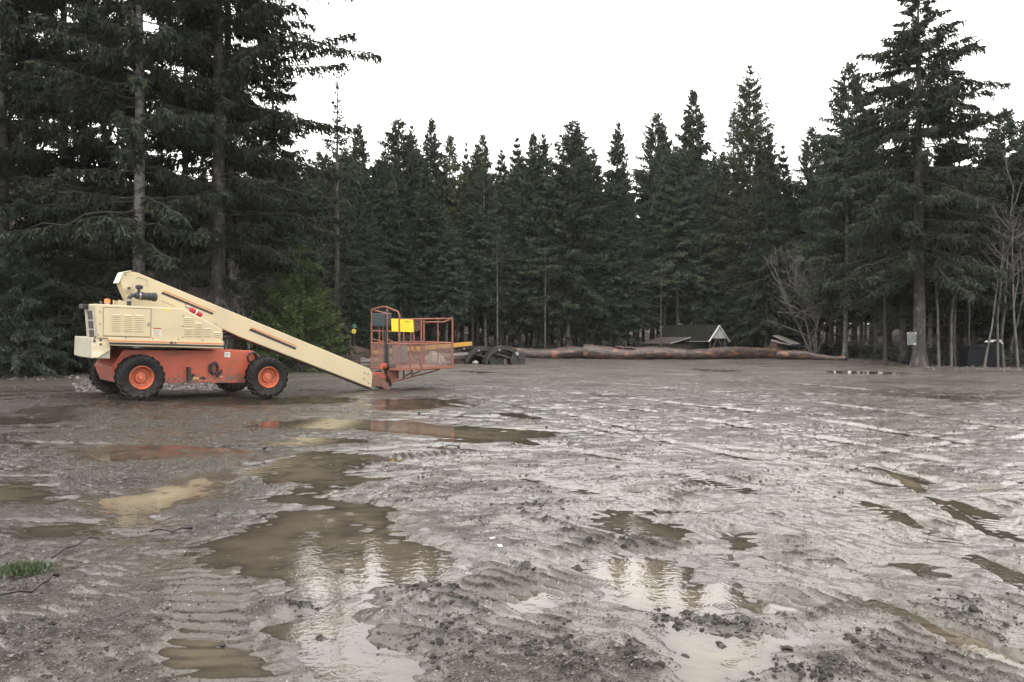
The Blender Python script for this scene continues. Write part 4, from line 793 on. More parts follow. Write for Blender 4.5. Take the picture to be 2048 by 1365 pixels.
# the yellow notice tied on the near corner, turned a little towards the yard
pc = K(.08, -.05, HT - .18); pa = Vector((.80, -.45, .0)).normalized(); pn_ = pa.cross(Vector((0, 0, 1))).normalized(); pu = (fz + pa * -.03).normalized()
PW, PH = .64, .37
pl = MB().box(pc, (PW, .008, PH), (pa, pn_, pu)).build('yellow_notice', YELL, bk)
sc = MB(); rs = random.Random(3); fr_ = pc + pn_ * .0065
def stroke(pts, wd):
    for (a, b_), (c, d_) in zip(pts[:-1], pts[1:]): sc.bar(fr_ + pa * a + pu * b_, fr_ + pa * c + pu * d_, .002, wd, tuple(pn_.cross(pa)))
x = .07
for k in range(7): stroke([(x, .10 + rs.uniform(-.01, .01)), (x + .012, .135 + rs.uniform(-.02, .02)), (x + .026, .10 + rs.uniform(-.015, .015))], .008); x += .024
for r0_, y in enumerate((.12, .055, .0, -.06, -.115)):
    x = -.27
    while x < (.05 if r0_ == 0 else .22):
        l_ = rs.uniform(.02, .07); stroke([(x, y + rs.uniform(-.008, .008)), (x + l_ * .5, y + rs.uniform(-.006, .012)), (x + l_, y + rs.uniform(-.008, .008))], .004); x += l_ + rs.uniform(.015, .06)
sc.build('handwritten_print', mat('marker_ink', (.16, .12, .02), .6), pl)

# ---------------------------------------------------------------- big firs on the left
rg = random.Random(11)
def at(px, Y): return XA(px, Y), Y
def hero(px, Y, label, name='fir_tree', cat='fir tree', group=None, rot=0., **k):
    x, y = at(px, Y); tm, cm = conifer(**k); return plant(name, (tm, cm), x, y, label, cat, group, rot=rot)
LG = 'tall firs behind the boom lift'
hero(278, 33, 'tall fir with a pale grey patchy trunk rising behind the lifted end of the boom', group=LG, seed=101, H=27, R=5.2, cb=.17, nbr=230, p=.55, droop=.2, e_top=30, e_low=-4, spacing=.07, tw=.68, kw=.08, kl=.26, sub=4, hang=.95, gap=.26, tr=.26, dead=46, dead_len=.75, leaf=FIRD, bark=PALE)
hero(436, 35, 'thick double-stemmed fir whose long bough reaches right over the clearing', group=LG, seed=102, H=28, R=5.4, cb=.15, nbr=260, p=.5, droop=.2, e_top=28, e_low=-6, spacing=.075, tw=.68, kw=.08, kl=.26, sub=4, hang=.9, gap=.2, tr=.34, dead=60, dead_len=.95, leaf=FIRD,
     limbs=[(-.05, 15.2, 7.2, -5), (.05, 17.6, 5.8, -6), (-.12, 12.0, 6.4, -8), (.08, 10.2, 6.2, -8), (-.1, 13.6, 5.6, 0), (.02, 8.8, 5.8, -10), (-.2, 16.5, 5.2, 12), (.1, 7.4, 5.6, -8), (.0, 14.2, 6.0, 8)])
hero(458, 36.5, 'second straight stem close behind the thick double-stemmed fir', group=LG, seed=103, H=26, R=3.4, cb=.3, nbr=170, p=.6, droop=.2, e_top=25, e_low=-5, spacing=.075, tw=.62, kw=.08, sub=4, hang=.9, gap=.2, tr=.3, dead=30, leaf=FIRD)
hero(370, 40, 'slimmer dark fir standing between the two thick trunks on the left', group=LG, seed=104, H=27, R=3.6, cb=.22, nbr=210, p=.55, droop=.2, e_top=30, e_low=-8, spacing=.075, tw=.62, kw=.075, sub=4, hang=.9, gap=.2, tr=.2, dead=40, leaf=FIRD)
hero(125, 36, 'dense dark fir with drooping boughs left of the pale trunk', group=LG, seed=105, H=27, R=5.4, cb=.12, nbr=280, p=.5, droop=.2, e_top=26, e_low=-6, spacing=.07, tw=.68, kw=.075, kl=.26, sub=4, hang=.95, gap=.12, tr=.26, dead=40, leaf=FIRD)
hero(8, 33.5, 'dark fir cut by the left edge of the photo with hanging boughs', group=LG, seed=106, H=24, R=5.0, cb=.1, nbr=280, p=.5, droop=.2, e_top=26, e_low=-6, spacing=.07, tw=.68, kw=.075, kl=.26, sub=4, hang=.95, gap=.1, tr=.24, dead=40, leaf=FIRD)
hero(208, 41, 'dark fir half hidden behind the pale trunk', group=LG, seed=107, H=25, R=4.4, cb=.12, nbr=240, p=.55, droop=.2, e_top=28, e_low=-6, spacing=.075, tw=.62, kw=.08, sub=4, hang=.9, gap=.16, tr=.2, dead=30, leaf=FIRD)
hero(545, 43, 'fir with mossy hanging boughs right of the double stems', group=LG, seed=108, H=17.5, R=3.8, cb=.1, nbr=240, p=.7, droop=.2, e_top=34, e_low=-6, spacing=.1, tw=.5, kw=.08, sub=4, hang=.6, gap=.12, tr=.19, dead=50, dead_len=.9, leaf=FIR)
hero(674, 47, 'slim fir with a thin bare leader standing alone against the white sky', seed=109, H=17.0, R=2.6, cb=.12, nbr=150, p=.95, droop=.2, e_top=45, e_low=-5, spacing=.1, tw=.36, kw=.065, sub=4, hang=.35, gap=.12, tr=.16, dead=50, leaf=FIR)
# dark low evergreen boughs at the far left
for k, (px, Y, H, R, sd) in enumerate(((35, 31.5, 5.6, 2.4, 1), (118, 33, 4.6, 2.2, 2), (182, 35, 4.2, 2.0, 3), (-70, 32, 5, 2.4, 4))):
    lab = ('low dark evergreen with pale drooping fronds at the left edge', 'low dark evergreen left of the counterweight', 'low dark evergreen close behind the rear of the boom lift', 'low dark evergreen cut by the left edge')[k]
    hero(px, Y, lab, name='young_evergreen', cat='young tree', group='low evergreens on the left bank', seed=120 + sd, H=H, R=R, cb=.02, nbr=110, p=.45, droop=.5, e_top=60, e_low=15, spacing=.075, tw=.36, kw=.06, kl=.2, sub=4, hang=.8, tr=.06, dead=8, leaf=FIRB if k == 0 else FIRD)
# young light green firs in front of the wood
hero(596, 36.5, 'bushy young fir of brighter green behind the middle of the boom', name='young_fir', cat='young tree', seed=131, H=5.6, R=2.3, cb=.02, nbr=220, p=.55, droop=.12, e_top=55, e_low=12, spacing=.06, tw=.30, kw=.05, kl=.18, sub=5, hang=.2, tr=.06, dead=0, leaf=FIRY, low_taper=.9)
hero(540, 37.5, 'smaller bushy young fir beside the brighter green one', name='young_fir', cat='young tree', seed=132, H=4.0, R=1.5, cb=.02, nbr=110, p=.6, droop=.12, e_top=55, e_low=12, spacing=.065, tw=.28, kw=.05, kl=.18, sub=4, hang=.2, tr=.05, dead=0, leaf=FIRY)
hero(655, 40, 'rounded young fir just left of the yellow and green discs', name='young_fir', cat='young tree', seed=133, H=3.4, R=1.6, cb=.02, nbr=100, p=.5, droop=.3, e_top=50, e_low=10, spacing=.07, tw=.3, kw=.055, kl=.18, sub=4, hang=.4, tr=.05, dead=0, leaf=FIRO)
hero(756, 46, 'tiered young fir with light branch tips behind the basket', name='young_fir', cat='young tree', seed=134, H=6.0, R=2.0, cb=.03, nbr=130, p=.75, droop=.2, e_top=40, e_low=5, spacing=.07, tw=.3, kw=.06, kl=.18, sub=4, hang=.25, tr=.07, dead=0, leaf=FIRB)

# ---------------------------------------------------------------- the wood behind the yard
PROT = []
for k in range(6):
    PROT.append(conifer(seed=200 + k, H=17, R=(2.9, 3.2, 2.6, 3.1, 3.4, 2.8)[k], cb=(.36, .30, .42, .22, .15, .34)[k], nbr=(300, 330, 280, 350, 380, 300)[k], p=(.72, .66, .8, .7, .75, .62)[k], droop=.26, e_top=50, e_low=-10, whorl=k in (2, 5),
        spacing=.12, tw=.44, kw=.10, kl=.25, sub=5, hang=.5, gap=(.06, .1, .12, .05, .03, .1)[k], tr=.15, dead=(44, 40, 50, 34, 26, 44)[k], dead_len=.7, leaf=(FIR, FIRB, FIR, FIRB, FIR, FIRD)[k], bark=(BARK, PALE, BARK, PALE, BARK, PALE)[k]))
PROT.append(conifer(seed=211, H=17, R=3.3, cb=.18, nbr=300, p=.55, droop=.55, e_top=62, e_low=5, tipup=.25, whorl=False, spacing=.12, tw=.5, kw=.09, kl=.25, sub=4, hang=.8, gap=.12, tr=.15, dead=36, leaf=FIRO, bark=BARK))
PROT.append(conifer(seed=212, H=17, R=4.1, cb=.2, nbr=360, p=.6, droop=.2, e_top=36, e_low=-8, whorl=False, spacing=.115, tw=.52, kw=.095, kl=.26, sub=5, hang=.6, gap=.16, tr=.17, dead=36, leaf=FIR, bark=PALE))
def wood(px, top, Y, k, label, name='fir_tree', group=None, wide=1.0, cat='fir tree'):
    x, y = at(px, Y); g = bh(x, y); H = ZA(top, Y) - g + .1; s = H / 17.
    r = plant(name, PROT[k], x, y, label, cat, group, scale=s ** .6 * wide, zs=s, rng=rg); r.rotation_euler.x = rg.uniform(-.025, .025); r.rotation_euler.y = rg.uniform(-.025, .025); return r
SKY_FIRS = [  # column, top row, distance, prototype, width, label
 (725, 250, 66, 0, .8, 'narrow fir just right of the slim fir with the thin leader'),
 (800, 240, 64, 7, 1.0, 'broad-topped fir above the basket of the lift'), (822, 254, 68, 3, .8, 'shoulder of a fir close behind the broad-topped fir'),
 (855, 238, 63, 4, .95, 'evenly pointed fir above the right end of the basket'), (893, 276, 64, 6, 1., 'fir with a blunt tip right of the evenly pointed fir'),
 (921, 291, 74, 2, .5, 'thin straggly fir poking up between two full ones'), (950, 291, 68, 3, .9, 'full fir left of the tip above the black steel grapples'),
 (974, 273, 65, 6, .9, 'pointed fir above the black steel grapples'), (1010, 306, 72, 5, .75, 'lower fir tip in a dip of the skyline'),
 (1042, 281, 66, 2, .9, 'fir standing left of the twin-tipped firs'), (1068, 270, 64, 4, 1., 'left one of two firs growing tip to tip'), (1083, 271, 65, 3, .9, 'right one of two firs growing tip to tip'),
 (1135, 248, 63, 7, 1.05, 'tall stout fir above the joint of the first two logs'), (1152, 262, 66, 0, .95, 'fir leaning on the stout one above the log joint'),
 (1196, 302, 70, 5, .8, 'lower fir left of the single spire fir'), (1231, 248, 64, 3, .8, 'single spire fir with sky on both sides'), (1257, 330, 70, 2, .8, 'low fir at the foot of the spire fir'),
 (1302, 229, 71, 7, .8, 'tall fir left of the dark steep fir'), (1336, 252, 73, 2, .85, 'thin fir between two taller ones above the shed'),
 (1390, 180, 72, 4, 1.1, 'dark steep fir high above the white gabled shed'), (1368, 250, 78, 3, .9, 'fir half hidden behind the dark steep fir'),
 (1532, 264, 62, 4, .85, 'dark fir in front of the see-through cedar'), (1570, 292, 66, 2, .8, 'ragged fir right of the see-through cedar'), (1620, 256, 66, 7, .7, 'open fir over the bare alder clump'),
 (1690, 132, 58, 7, .9, 'tall fir left of the biggest fir on the right'), (1722, 195, 60, 2, .8, 'narrow fir squeezed between two tall ones on the right'), (1752, 232, 58, 5, .8, 'small fir tip left of the biggest fir'), (1660, 290, 64, 1, .8, 'fir filling the gap left of the tall right fir'),
 (2014, 216, 52, 7, .9, 'fir near the right edge of the photo'), (2052, 226, 49, 3, 1.1, 'fir cut by the right edge of the photo'), (1985, 300, 55, 0, .9, 'shorter fir left of the one near the right edge'),
]
for px, top, Y, k, wd, lab in SKY_FIRS: wood(px, top, Y, k, lab, group='firs that make the skyline', wide=wd)
_sx = [300, 480, 560, 640, 690, 720, 750, 780, 830, 870, 900, 930, 980, 1005, 1040, 1090, 1110, 1140, 1180, 1200, 1230, 1265, 1290, 1310, 1350, 1390, 1430, 1470, 1550, 1580, 1620, 1660, 1690, 1740, 1790, 1850, 1900, 1950, 1990, 2048, 2300]
_sy = [330, 300, 290, 270, 270, 310, 305, 265, 275, 305, 305, 315, 305, 335, 300, 292, 305, 268, 310, 345, 300, 365, 340, 265, 262, 215, 275, 300, 310, 345, 310, 300, 200, 260, 280, 280, 300, 330, 310, 260, 260]
sk = lambda p: float(np.interp(p, _sx, _sy))
# front ranks: individual firs along the edge, then ranks behind them
px = 700.
while px < 1600:
    if 1296 < px < 1478: px = 1478.
    if 1575 < px: break
    Yk = float(np.interp(px, _epx, _eyy)) + rg.uniform(2.2, 5.5)
    wood(px, max(sk(px) + rg.uniform(20, 190), 300), Yk, rg.choice((0, 1, 2, 3, 5, 6, 7, 2) if px < 1120 else (0, 1, 3, 4, 6, 7, 4)), 'slender fir with a bare lower trunk at the front of the wood', group='firs along the front of the wood', wide=rg.uniform(.75, 1.0)); px += rg.uniform(20, 32)
for lo, hi, step, dx in ((6, 12, 26, 0), (12, 20, 30, 60), (20, 34, 34, 120)):
    px = 330. + dx * .2
    while px < 2250:
        Yk = float(np.interp(px, _epx, _eyy)) + rg.uniform(lo, hi) + (10 if px < 650 else 0)
        if not (1700 < px < 1800 and Yk < 64):
            wood(px, sk(px) + rg.uniform(14, 120), Yk, rg.choice((0, 1, 3, 4, 6, 7, 3)), 'fir in the dark ranks deeper in the wood', group='firs deeper in the wood', wide=rg.uniform(.85, 1.15))
        px += rg.uniform(.7, 1.3) * step
px = 1860.
while px < 2200:
    wood(px, sk(px) + rg.uniform(30, 120), float(np.interp(px, _epx, _eyy)) + rg.uniform(4, 9), rg.choice((1, 3, 4)), 'fir behind the mossy trunks on the right', group='firs on the right', wide=rg.uniform(.9, 1.2)); px += rg.uniform(34, 50)

# the biggest fir on the right
hero(1838, 42, 'biggest fir, with ragged open top and a white notice nailed to its trunk', seed=140, H=20.6, R=5.4, cb=.24, nbr=260, p=.62, droop=.26, e_top=26, e_low=-6, spacing=.07, tw=.62, kw=.075, kl=.25, sub=5, hang=.8, gap=.14, tr=.33, dead=24, dead_len=.7, leaf=FIRD, rot=0,
     limbs=[(3.1, 15.2, 3.9, -8), (3.2, 17.0, 3.2, -4), (.0, 15.6, 4.6, -4), (.1, 16.6, 3.8, 14), (-.1, 12.4, 4.8, 22), (3.0, 13.6, 3.8, 2), (.15, 14.4, 3.6, 4), (.2, 11.6, 5.2, 12), (2.9, 11.6, 5.4, 6)])
hero(1806, 47, 'broad dark fir filling in left of the biggest fir', seed=141, H=13.2, R=3.5, cb=.3, nbr=260, p=.6, droop=.26, e_top=32, e_low=-8, spacing=.08, tw=.5, kw=.085, sub=4, hang=.55, gap=.05, tr=.2, dead=30, leaf=FIRD)
hero(1905, 45, 'broad dark fir filling in right of the biggest fir', seed=142, H=12.6, R=3.8, cb=.34, nbr=260, p=.6, droop=.26, e_top=32, e_low=-8, spacing=.08, tw=.5, kw=.085, sub=4, hang=.55, gap=.08, tr=.19, dead=30, leaf=FIRD)
hero(1992, 47, 'dense dark fir above the black bin', seed=143, H=13.5, R=3.8, cb=.2, nbr=240, p=.6, droop=.26, e_top=32, e_low=-8, spacing=.085, tw=.5, kw=.085, sub=4, hang=.55, gap=.06, tr=.19, dead=30, leaf=FIRD)
hero(2075, 45, 'dense dark fir cut by the right edge', seed=144, H=13., R=3.8, cb=.2, nbr=240, p=.6, droop=.26, e_top=32, e_low=-8, spacing=.085, tw=.5, kw=.085, sub=4, hang=.55, gap=.06, tr=.19, dead=30, leaf=FIRD)
# the see-through cedar and its neighbours
hero(1500, 66, 'sparse see-through cedar rising highest above the last big log', name='cedar_tree', cat='cedar tree', seed=150, H=23.9, R=4.0, cb=.16, nbr=480, p=.55, droop=.42, e_top=50, e_low=4, tipup=.3, spacing=.13, tw=.5, kw=.085, kl=.25, sub=4, hang=.6, gap=.1, tr=.2, dead=30, dead_len=.9, leaf=FIRO)
hero(1466, 68, 'thin-crowned cedar left of the highest cedar', name='cedar_tree', cat='cedar tree', seed=151, H=20.9, R=3.0, cb=.2, nbr=380, p=.6, droop=.4, e_top=50, e_low=0, tipup=.28, spacing=.15, tw=.4, kw=.065, sub=3, hang=.55, gap=.1, tr=.17, dead=30, leaf=FIR)
hero(1428, 69, 'olive-tinted cedar whose upturned boughs hang beside the shed', name='cedar_tree', cat='cedar tree', seed=152, H=15.0, R=4.2, cb=.24, nbr=200, p=.6, droop=.48, e_top=40, e_low=2, tipup=.4, spacing=.12, tw=.42, kw=.07, kl=.24, sub=4, hang=.6, gap=.06, tr=.16, dead=30, dead_len=1.0, leaf=FIRO)
hero(1535, 64, 'olive-tinted cedar left of the bare alder clump', name='cedar_tree', cat='cedar tree', seed=153, H=13.0, R=3.4, cb=.08, nbr=190, p=.6, droop=.48, e_top=40, e_low=2, tipup=.35, spacing=.12, tw=.42, kw=.07, kl=.24, sub=4, hang=.6, gap=.06, tr=.15, dead=26, leaf=FIRO)

# bare broadleaf trees and pale stems
x, y = at(1630, 59.3); plant('alder_clump', bare_tree(301, 8.6, 7, .30, .085, 3, .5, nb=14, lenf=.42, start=.25, twig=mat('alder_twigs', (.12, .11, .10), .8)), x, y, 'clump of bare pale alder stems fanning out beside the end of the logs', 'bare tree', rot=.4)
x, y = at(1770, 45); plant('dead_fir', conifer(seed=302, H=7.2, R=3.4, cb=.45, nbr=4, dead=70, dead_len=1.1, tr=.1, leaf=FIRD, bark=TWIGB), x, y, 'dead brown fir with long bare side branches left of the biggest fir', 'dead tree')
MOSS = mat('mottled_mossy_bark', (.085, .08, .07), .8, col2=(.032, .03, .022), scale=2.6, lo=.45, hi=.6, bump=.3, bscale=16, rnd=.3)
BT = [bare_tree(310 + k, 9, 1, .0, .085, 3, .5, nb=10, lenf=.34, start=(.35, .5, .45)[k], bark=MOSS, twig=TWIGB) for k in range(3)]
BG = [bare_tree(316 + k, 9, 1, .0, .075, 3, .5, nb=10, lenf=.36, start=.2, bark=PALE, twig=mat('grey_twigs', (.16, .15, .135), .8, rnd=.2)) for k in range(3)]
STEMS = [  # column, distance, height scale, tilt, label
 (1878, 41.5, 1.2, -.05, 'thin pale bare stem just right of the biggest fir'), (1903, 41.8, 1.1, .05, 'mottled stem with a forked foot left of the black bin'), (1912, 42.5, 1., -.06, 'mottled stem leaning beside the forked one'),
 (1968, 40.6, .9, .16, 'slanting stem in front of the black bin'), (1996, 40.8, 1.1, .05, 'mossy stem just right of the black bin'), (2008, 41.4, 1.2, -.03, 'second mossy stem right of the black bin'), (2036, 40.4, 1.0, .0, 'thin pale stem near the right edge'),
 (1676, 61.5, .6, .0, 'short pale trunk with bare side twigs beside the forest path'), (1945, 44, 1.1, -.1, 'bare stem behind the black bin'), (1930, 46, .8, .1, 'bare twiggy tree behind the leaning stem'),
 (478, 38, .55, .03, 'thin white stem behind the upper boom'), (500, 40, .7, .12, 'leaning white stem behind the upper boom'), (660, 45, .6, .02, 'pale stem right of the bright young fir'), (520, 42, .8, -.1, 'bare alder above the bright young fir'), (325, 37, .7, .1, 'bare alder behind the raised end of the boom'), (240, 37, .6, -.12, 'crooked bare alder left of the boom pivot'), (90, 37, .7, .1, 'bare alder among the low evergreens'), (430, 44, .9, -.06, 'bare alder on the brown slope'), (395, 46, .8, .08, 'second bare alder on the brown slope'),
 (846, 59, .95, .02, 'bare tree with forked top behind the basket'), (2020, 43, .9, .12, 'crossing bare tree by the right edge'), (2060, 42, .9, -.08, 'bare tree cut by the right edge'), (560, 45, .9, .05, 'bare tree behind the bright young fir'), (445, 34.6, .55, .05, 'grey bare alder just above the middle of the boom'), (505, 35.2, .5, -.12, 'second grey bare alder above the middle of the boom'), (150, 34.2, .5, .1, 'grey bare alder above the counterweight'), (360, 34.5, .62, -.08, 'grey bare alder above the black stripe of the boom'), (790, 58, 1.0, .04, 'brown bare tree left of the basket hoop'), (1040, 63, 1.0, -.05, 'brown bare tree behind the first log'), (1245, 63, .9, .05, 'brown bare tree behind the thickest log'), (1590, 62, 1.1, -.04, 'tall brown bare tree just behind the alder clump'), (1720, 60, 1., .06, 'brown bare tree beyond the forest path')]
for k, (px, Y, s, tl, lab) in enumerate(STEMS):
    x, y = at(px, Y); r = plant('bare_tree', (BG if 'grey bare' in lab else BT)[k % 3], x, y, lab, 'bare tree', 'bare broadleaf trees', scale=s, rng=rg); r.rotation_euler = (0, tl, 0) if abs(tl) > .001 else r.rotation_euler
POLE = mat('grey_pole_bark', (.085, .08, .074), .8, col2=(.035, .03, .027), scale=2.6, lo=.45, hi=.6, rnd=.3)
PT = conifer(seed=330, H=9, R=2.4, cb=.8, nbr=14, dead=44, dead_len=.9, tr=.075, leaf=FIR, bark=POLE)
for px, Y, s, lab in ((995, 58.5, 1., 'pale bare trunk with long side branches behind the first log'), (1090, 60, .9, 'pale bare trunk behind the second log'), (875, 57, .85, 'pale bare trunk seen right through the top of the basket'), (888, 58, .9, 'pale bare trunk right beside the basket corner'), (1322, 60, .8, 'pale bare trunk left of the shed'), (915, 60, .8, 'thin pale trunk over the end of the yellow beam')):
    x, y = at(px, Y); plant('bare_conifer', PT, x, y, lab, 'bare tree', 'bare trunks at the edge of the wood', scale=s, rng=rg)

# brown bare brush on the slope and along the edge: uncountable twigs
def brush(name, n, sampler, hmin, hmax, m, label, rad=.008):
    r = np.random.default_rng(77); xy = np.array([sampler(r) for _ in range(n)]); z = base_h(xy[:, 0], xy[:, 1]); B = np.column_stack([xy, z - .05]); h = r.uniform(hmin, hmax, n)
    d = unit(r.normal(0, .28, (n, 3)) + [0, 0, 1]); b2 = r.normal(0, .18, (n, 3)); t = np.linspace(0, 1, 4)[None, :, None]
    P = B[:, None] + d[:, None] * h[:, None, None] * t + b2[:, None] * h[:, None, None] * t ** 2
    parts = [tubes(P, (rad * (1 - .8 * t[0, :, 0]))[None].repeat(n, 0), 3)]
    i = r.integers(0, n, n * 4); k = r.integers(1, 4, n * 4); Q = P[i, k]; D = unit(d[i] + r.normal(0, .7, (n * 4, 3))); q = h[i] * r.uniform(.12, .4, n * 4)
    parts.append(tubes(np.stack([Q, Q + D * q[:, None] * .55, Q + D * q[:, None] + [0, 0, .03]], 1), np.full((n * 4, 3), rad * .6) * np.array([1, .7, .3]), 3))
    return link(name, npmesh(name, *merge(parts), m), kind='stuff', label=label, cat='brush')
def s_slope(r):
    px = r.uniform(-150, 680); Y = np.interp(px, _epx, _eyy) + 2 + 38 * r.uniform() ** 1.3; return (px - CX) / F * Y, Y
brush('bare_brush', 3600, s_slope, 1.4, 4.2, TWIGB, 'brown leafless brush covering the slope behind the left firs', .013)
def s_edge(r):
    px = r.uniform(560, 2100); Y = np.interp(px, _epx, _eyy) + r.uniform(.8, 5); return (px - CX) / F * Y, Y
brush('edge_undergrowth', 2600, s_edge, .25, 1.1, TWIGB, 'low bare undergrowth along the foot of the wood', .009)
def s_low(r):
    px = r.uniform(480, 2150); Y = np.interp(px, _epx, _eyy) + r.uniform(1.6, 8); return (px - CX) / F * Y, Y
_q = np.random.default_rng(91); _n = 2600; _xy = np.array([s_low(_q) for _ in range(_n)]); _hh = _q.uniform(.2, .9, _n); _i = np.repeat(np.arange(_n), 16)
_B = np.column_stack([_xy[_i] + _q.normal(0, .25, (_n * 16, 2)), base_h(_xy[_i, 0], _xy[_i, 1]) + _hh[_i] * _q.uniform(.05, 1, _n * 16)])
link('undergrowth', npmesh('undergrowth', *kites(_B, unit(_q.normal(0, 1, _B.shape) + [0, 0, .3]), _q.uniform(.12, .34, len(_B)), _q.uniform(.06, .14, len(_B)), _q), FIRD), kind='stuff', label='low dark leafy undergrowth at the foot of the wood', cat='undergrowth')
def s_left(r):
    px = r.uniform(-150, 760); Y = np.interp(px, _epx, _eyy) + r.uniform(-.6, 1.6); return (px - CX) / F * Y, Y
brush('fallen_twigs', 900, s_left, .15, .7, TWIGB, 'dead twigs and litter along the left bank', .008)

# ---------------------------------------------------------------- logs
def logmat(name, seed):
    m = mat(name, (.068, .044, .035), .5, col2=(.024, .019, .017), scale=2.2, lo=.4, hi=.62, bump=.5, bscale=9, stretch=(.7, 2.2, 2.2)); nt = m.node_tree; n, l = nt.nodes, nt.links; b = n['Principled BSDF']
    src = b.inputs['Base Color'].links[0].from_socket; tcn = n.new('ShaderNodeTexCoord'); mp = n.new('ShaderNodeMapping'); mp.inputs['Scale'].default_value = (1.1, 2.6, 2.6); mp.inputs['Location'].default_value = (seed * 3.1, seed, 0); l.new(tcn.outputs['Object'], mp.inputs[0])
    t = n.new('ShaderNodeTexNoise'); t.inputs['Scale'].default_value = 1.2; t.inputs['Detail'].default_value = 8; l.new(mp.outputs[0], t.inputs[0]); r = n.new('ShaderNodeMapRange'); r.inputs[1].default_value = .56; r.inputs[2].default_value = .62; l.new(t.outputs[0], r.inputs[0])
    x = n.new('ShaderNodeMix'); x.data_type = 'RGBA'; l.new(r.outputs[0], x.inputs[0]); l.new(src, x.inputs[6]); x.inputs[7].default_value = (.18, .080, .043, 1); l.new(x.outputs[2], b.inputs['Base Color'])
    return m
ENDW = mat('sawn_log_end', (.05, .035, .03), .6, col2=(.16, .10, .07), scale=5)
def log(pa, pb, Ya, Yb, ra, rb, label, seed, sink=.0, steps=60, bend=.12):
    xa, xb = XA(pa, Ya), XA(pb, Yb); ra_, n = np.random.default_rng(seed), 26
    ln = math.hypot(xb - xa, Yb - Ya); V = []; Q = []; z0 = bh((xa + xb) / 2, (Ya + Yb) / 2) - sink
    for i in range(steps + 1):
        t = i / steps; rr = ra + (rb - ra) * t + .02 * sin(t * 9 + seed); cy = bend * sin(t * pi * 1.3 + seed) * .5; cz = rr + .05 * sin(t * 7 + seed)
        for j in range(n):
            a = 2 * pi * j / n; q = rr * (1 + .035 * sin(3 * a + seed + t * 4) + .02 * sin(11 * a + t * 6) + ra_.normal(0, .03)); V.append((t * ln, cy + q * cos(a), cz + q * sin(a)))
    for i in range(steps):
        for j in range(n): Q.append((i * n + j, i * n + (j + 1) % n, (i + 1) * n + (j + 1) % n, (i + 1) * n + j))
    r = empty('log', (xa, Ya, z0), (0, 0, math.atan2(Yb - Ya, xb - xa)), label=label, cat='log', group='big logs laid end to end along the yard')
    link('bark', npmesh('bark', V, Q, logmat('peeling_bark', seed), True), r)
    mm = MB()
    for i0, off in ((0, -.004), (steps, .004)):
        ring = [Vector(V[i0 * n + j]) + Vector((off, 0, 0)) for j in range(n)]; c = sum(ring, Vector()) / n; b0 = len(mm.v); mm.add(ring + [c], [((j + 1) % n, j, n) if i0 == 0 else (j, (j + 1) % n, n) for j in range(n)])
    mm.build('cut_end', ENDW, r); return r
log(1012, 1171, 58.5, 59, .37, .44, 'leftmost big log, reddish with a grey upper end', 1)
log(1168, 1372, 58, 56.5, .51, .38, 'thickest log with orange peeled patches and a slab of bark on top', 2)
log(1366, 1562, 57, 59, .40, .44, 'long smooth reddish-brown log in front of the shed', 4)
log(1558, 1692, 57.5, 54.5, .37, .14, 'thin dark tapering log at the right end of the row', 5)
x, y = at(1275, 57.2); b = MB(); z = bh(x, y) + .84
V0 = [(-1.5 + 3.0 * i / 12, .16 * sin(i), .03 * sin(i * 2.1) - .02 * i / 4) for i in range(13)]
for p, q in zip(V0[:-1], V0[1:]): b.bar(p, q, .42 + .08 * sin(p[0] * 5), .08)
o = b.build('bark_slab', mat('grey_bark_slab', (.17, .12, .105), .7, col2=(.07, .05, .045), scale=5, bump=.4), bevel=.01, label='loose slab of bark lying on top of the thickest log', cat='bark slab'); o.location = (x, y, z); o.rotation_euler = (0, radians(3), 0)

# ---------------------------------------------------------------- scrap behind the basket
GW = [mat('wet_grey_timber', (.20, .185, .17), .45, col2=(.10, .085, .075), scale=4, stretch=(.3, 3, 3), rnd=.3), mat('wet_brown_timber', (.10, .075, .06), .45, col2=(.05, .038, .03), scale=4, stretch=(.3, 3, 3), rnd=.3)]
def beam(name, pa, pb, Ya, Yb, za, zb, wd, ht, m, label, cat='beam', group=None):
    A, B2 = Vector((XA(pa, Ya), Ya, za)), Vector((XA(pb, Yb), Yb, zb)); c = (A + B2) / 2; t = B2 - A
    b = MB().box((0, 0, 0), (t.length, wd, ht)); o = b.build(name, m, bevel=.01, label=label, cat=cat, group=group); o.location = c
    o.rotation_euler = (0, -math.asin(t.z / t.length), math.atan2(t.y, t.x)); return o
gz = bh(XA(820, 46), 46)
TB = [(684, 905, 43, 46.5, .10, .14), (690, 930, 43.6, 47, .12, .42), (702, 890, 44.2, 46.8, .34, .55), (672, 800, 44.8, 45.6, .14, .36), (760, 935, 44.6, 47, .2, .62), (740, 925, 45.6, 48, .42, .70), (720, 850, 46.2, 47, .55, .80), (780, 920, 46.6, 48, .62, .9), (700, 830, 43.2, 44.6, .30, .40), (800, 940, 45, 47.4, .1, .3), (735, 870, 47, 48, .75, .95)]
for k, (pa, pb, Ya, Yb, za, zb) in enumerate(TB): beam('timber', pa, pb, Ya, Yb, gz + za, gz + zb, .22, .17, GW[k % 2], 'long wet timber in the heap lying behind the basket', 'timber', 'timbers heaped behind the basket')
beam('yellow_beam', 742, 943, 44.4, 47.6, gz + .72, gz + 1.20, .16, .24, YPAINT, 'long yellow steel beam resting slantwise on the timber heap', 'beam')
m_stone = mat('grey_boulder', (.17, .15, .135), .6, col2=(.28, .26, .24), scale=4, bump=.5, bscale=8)
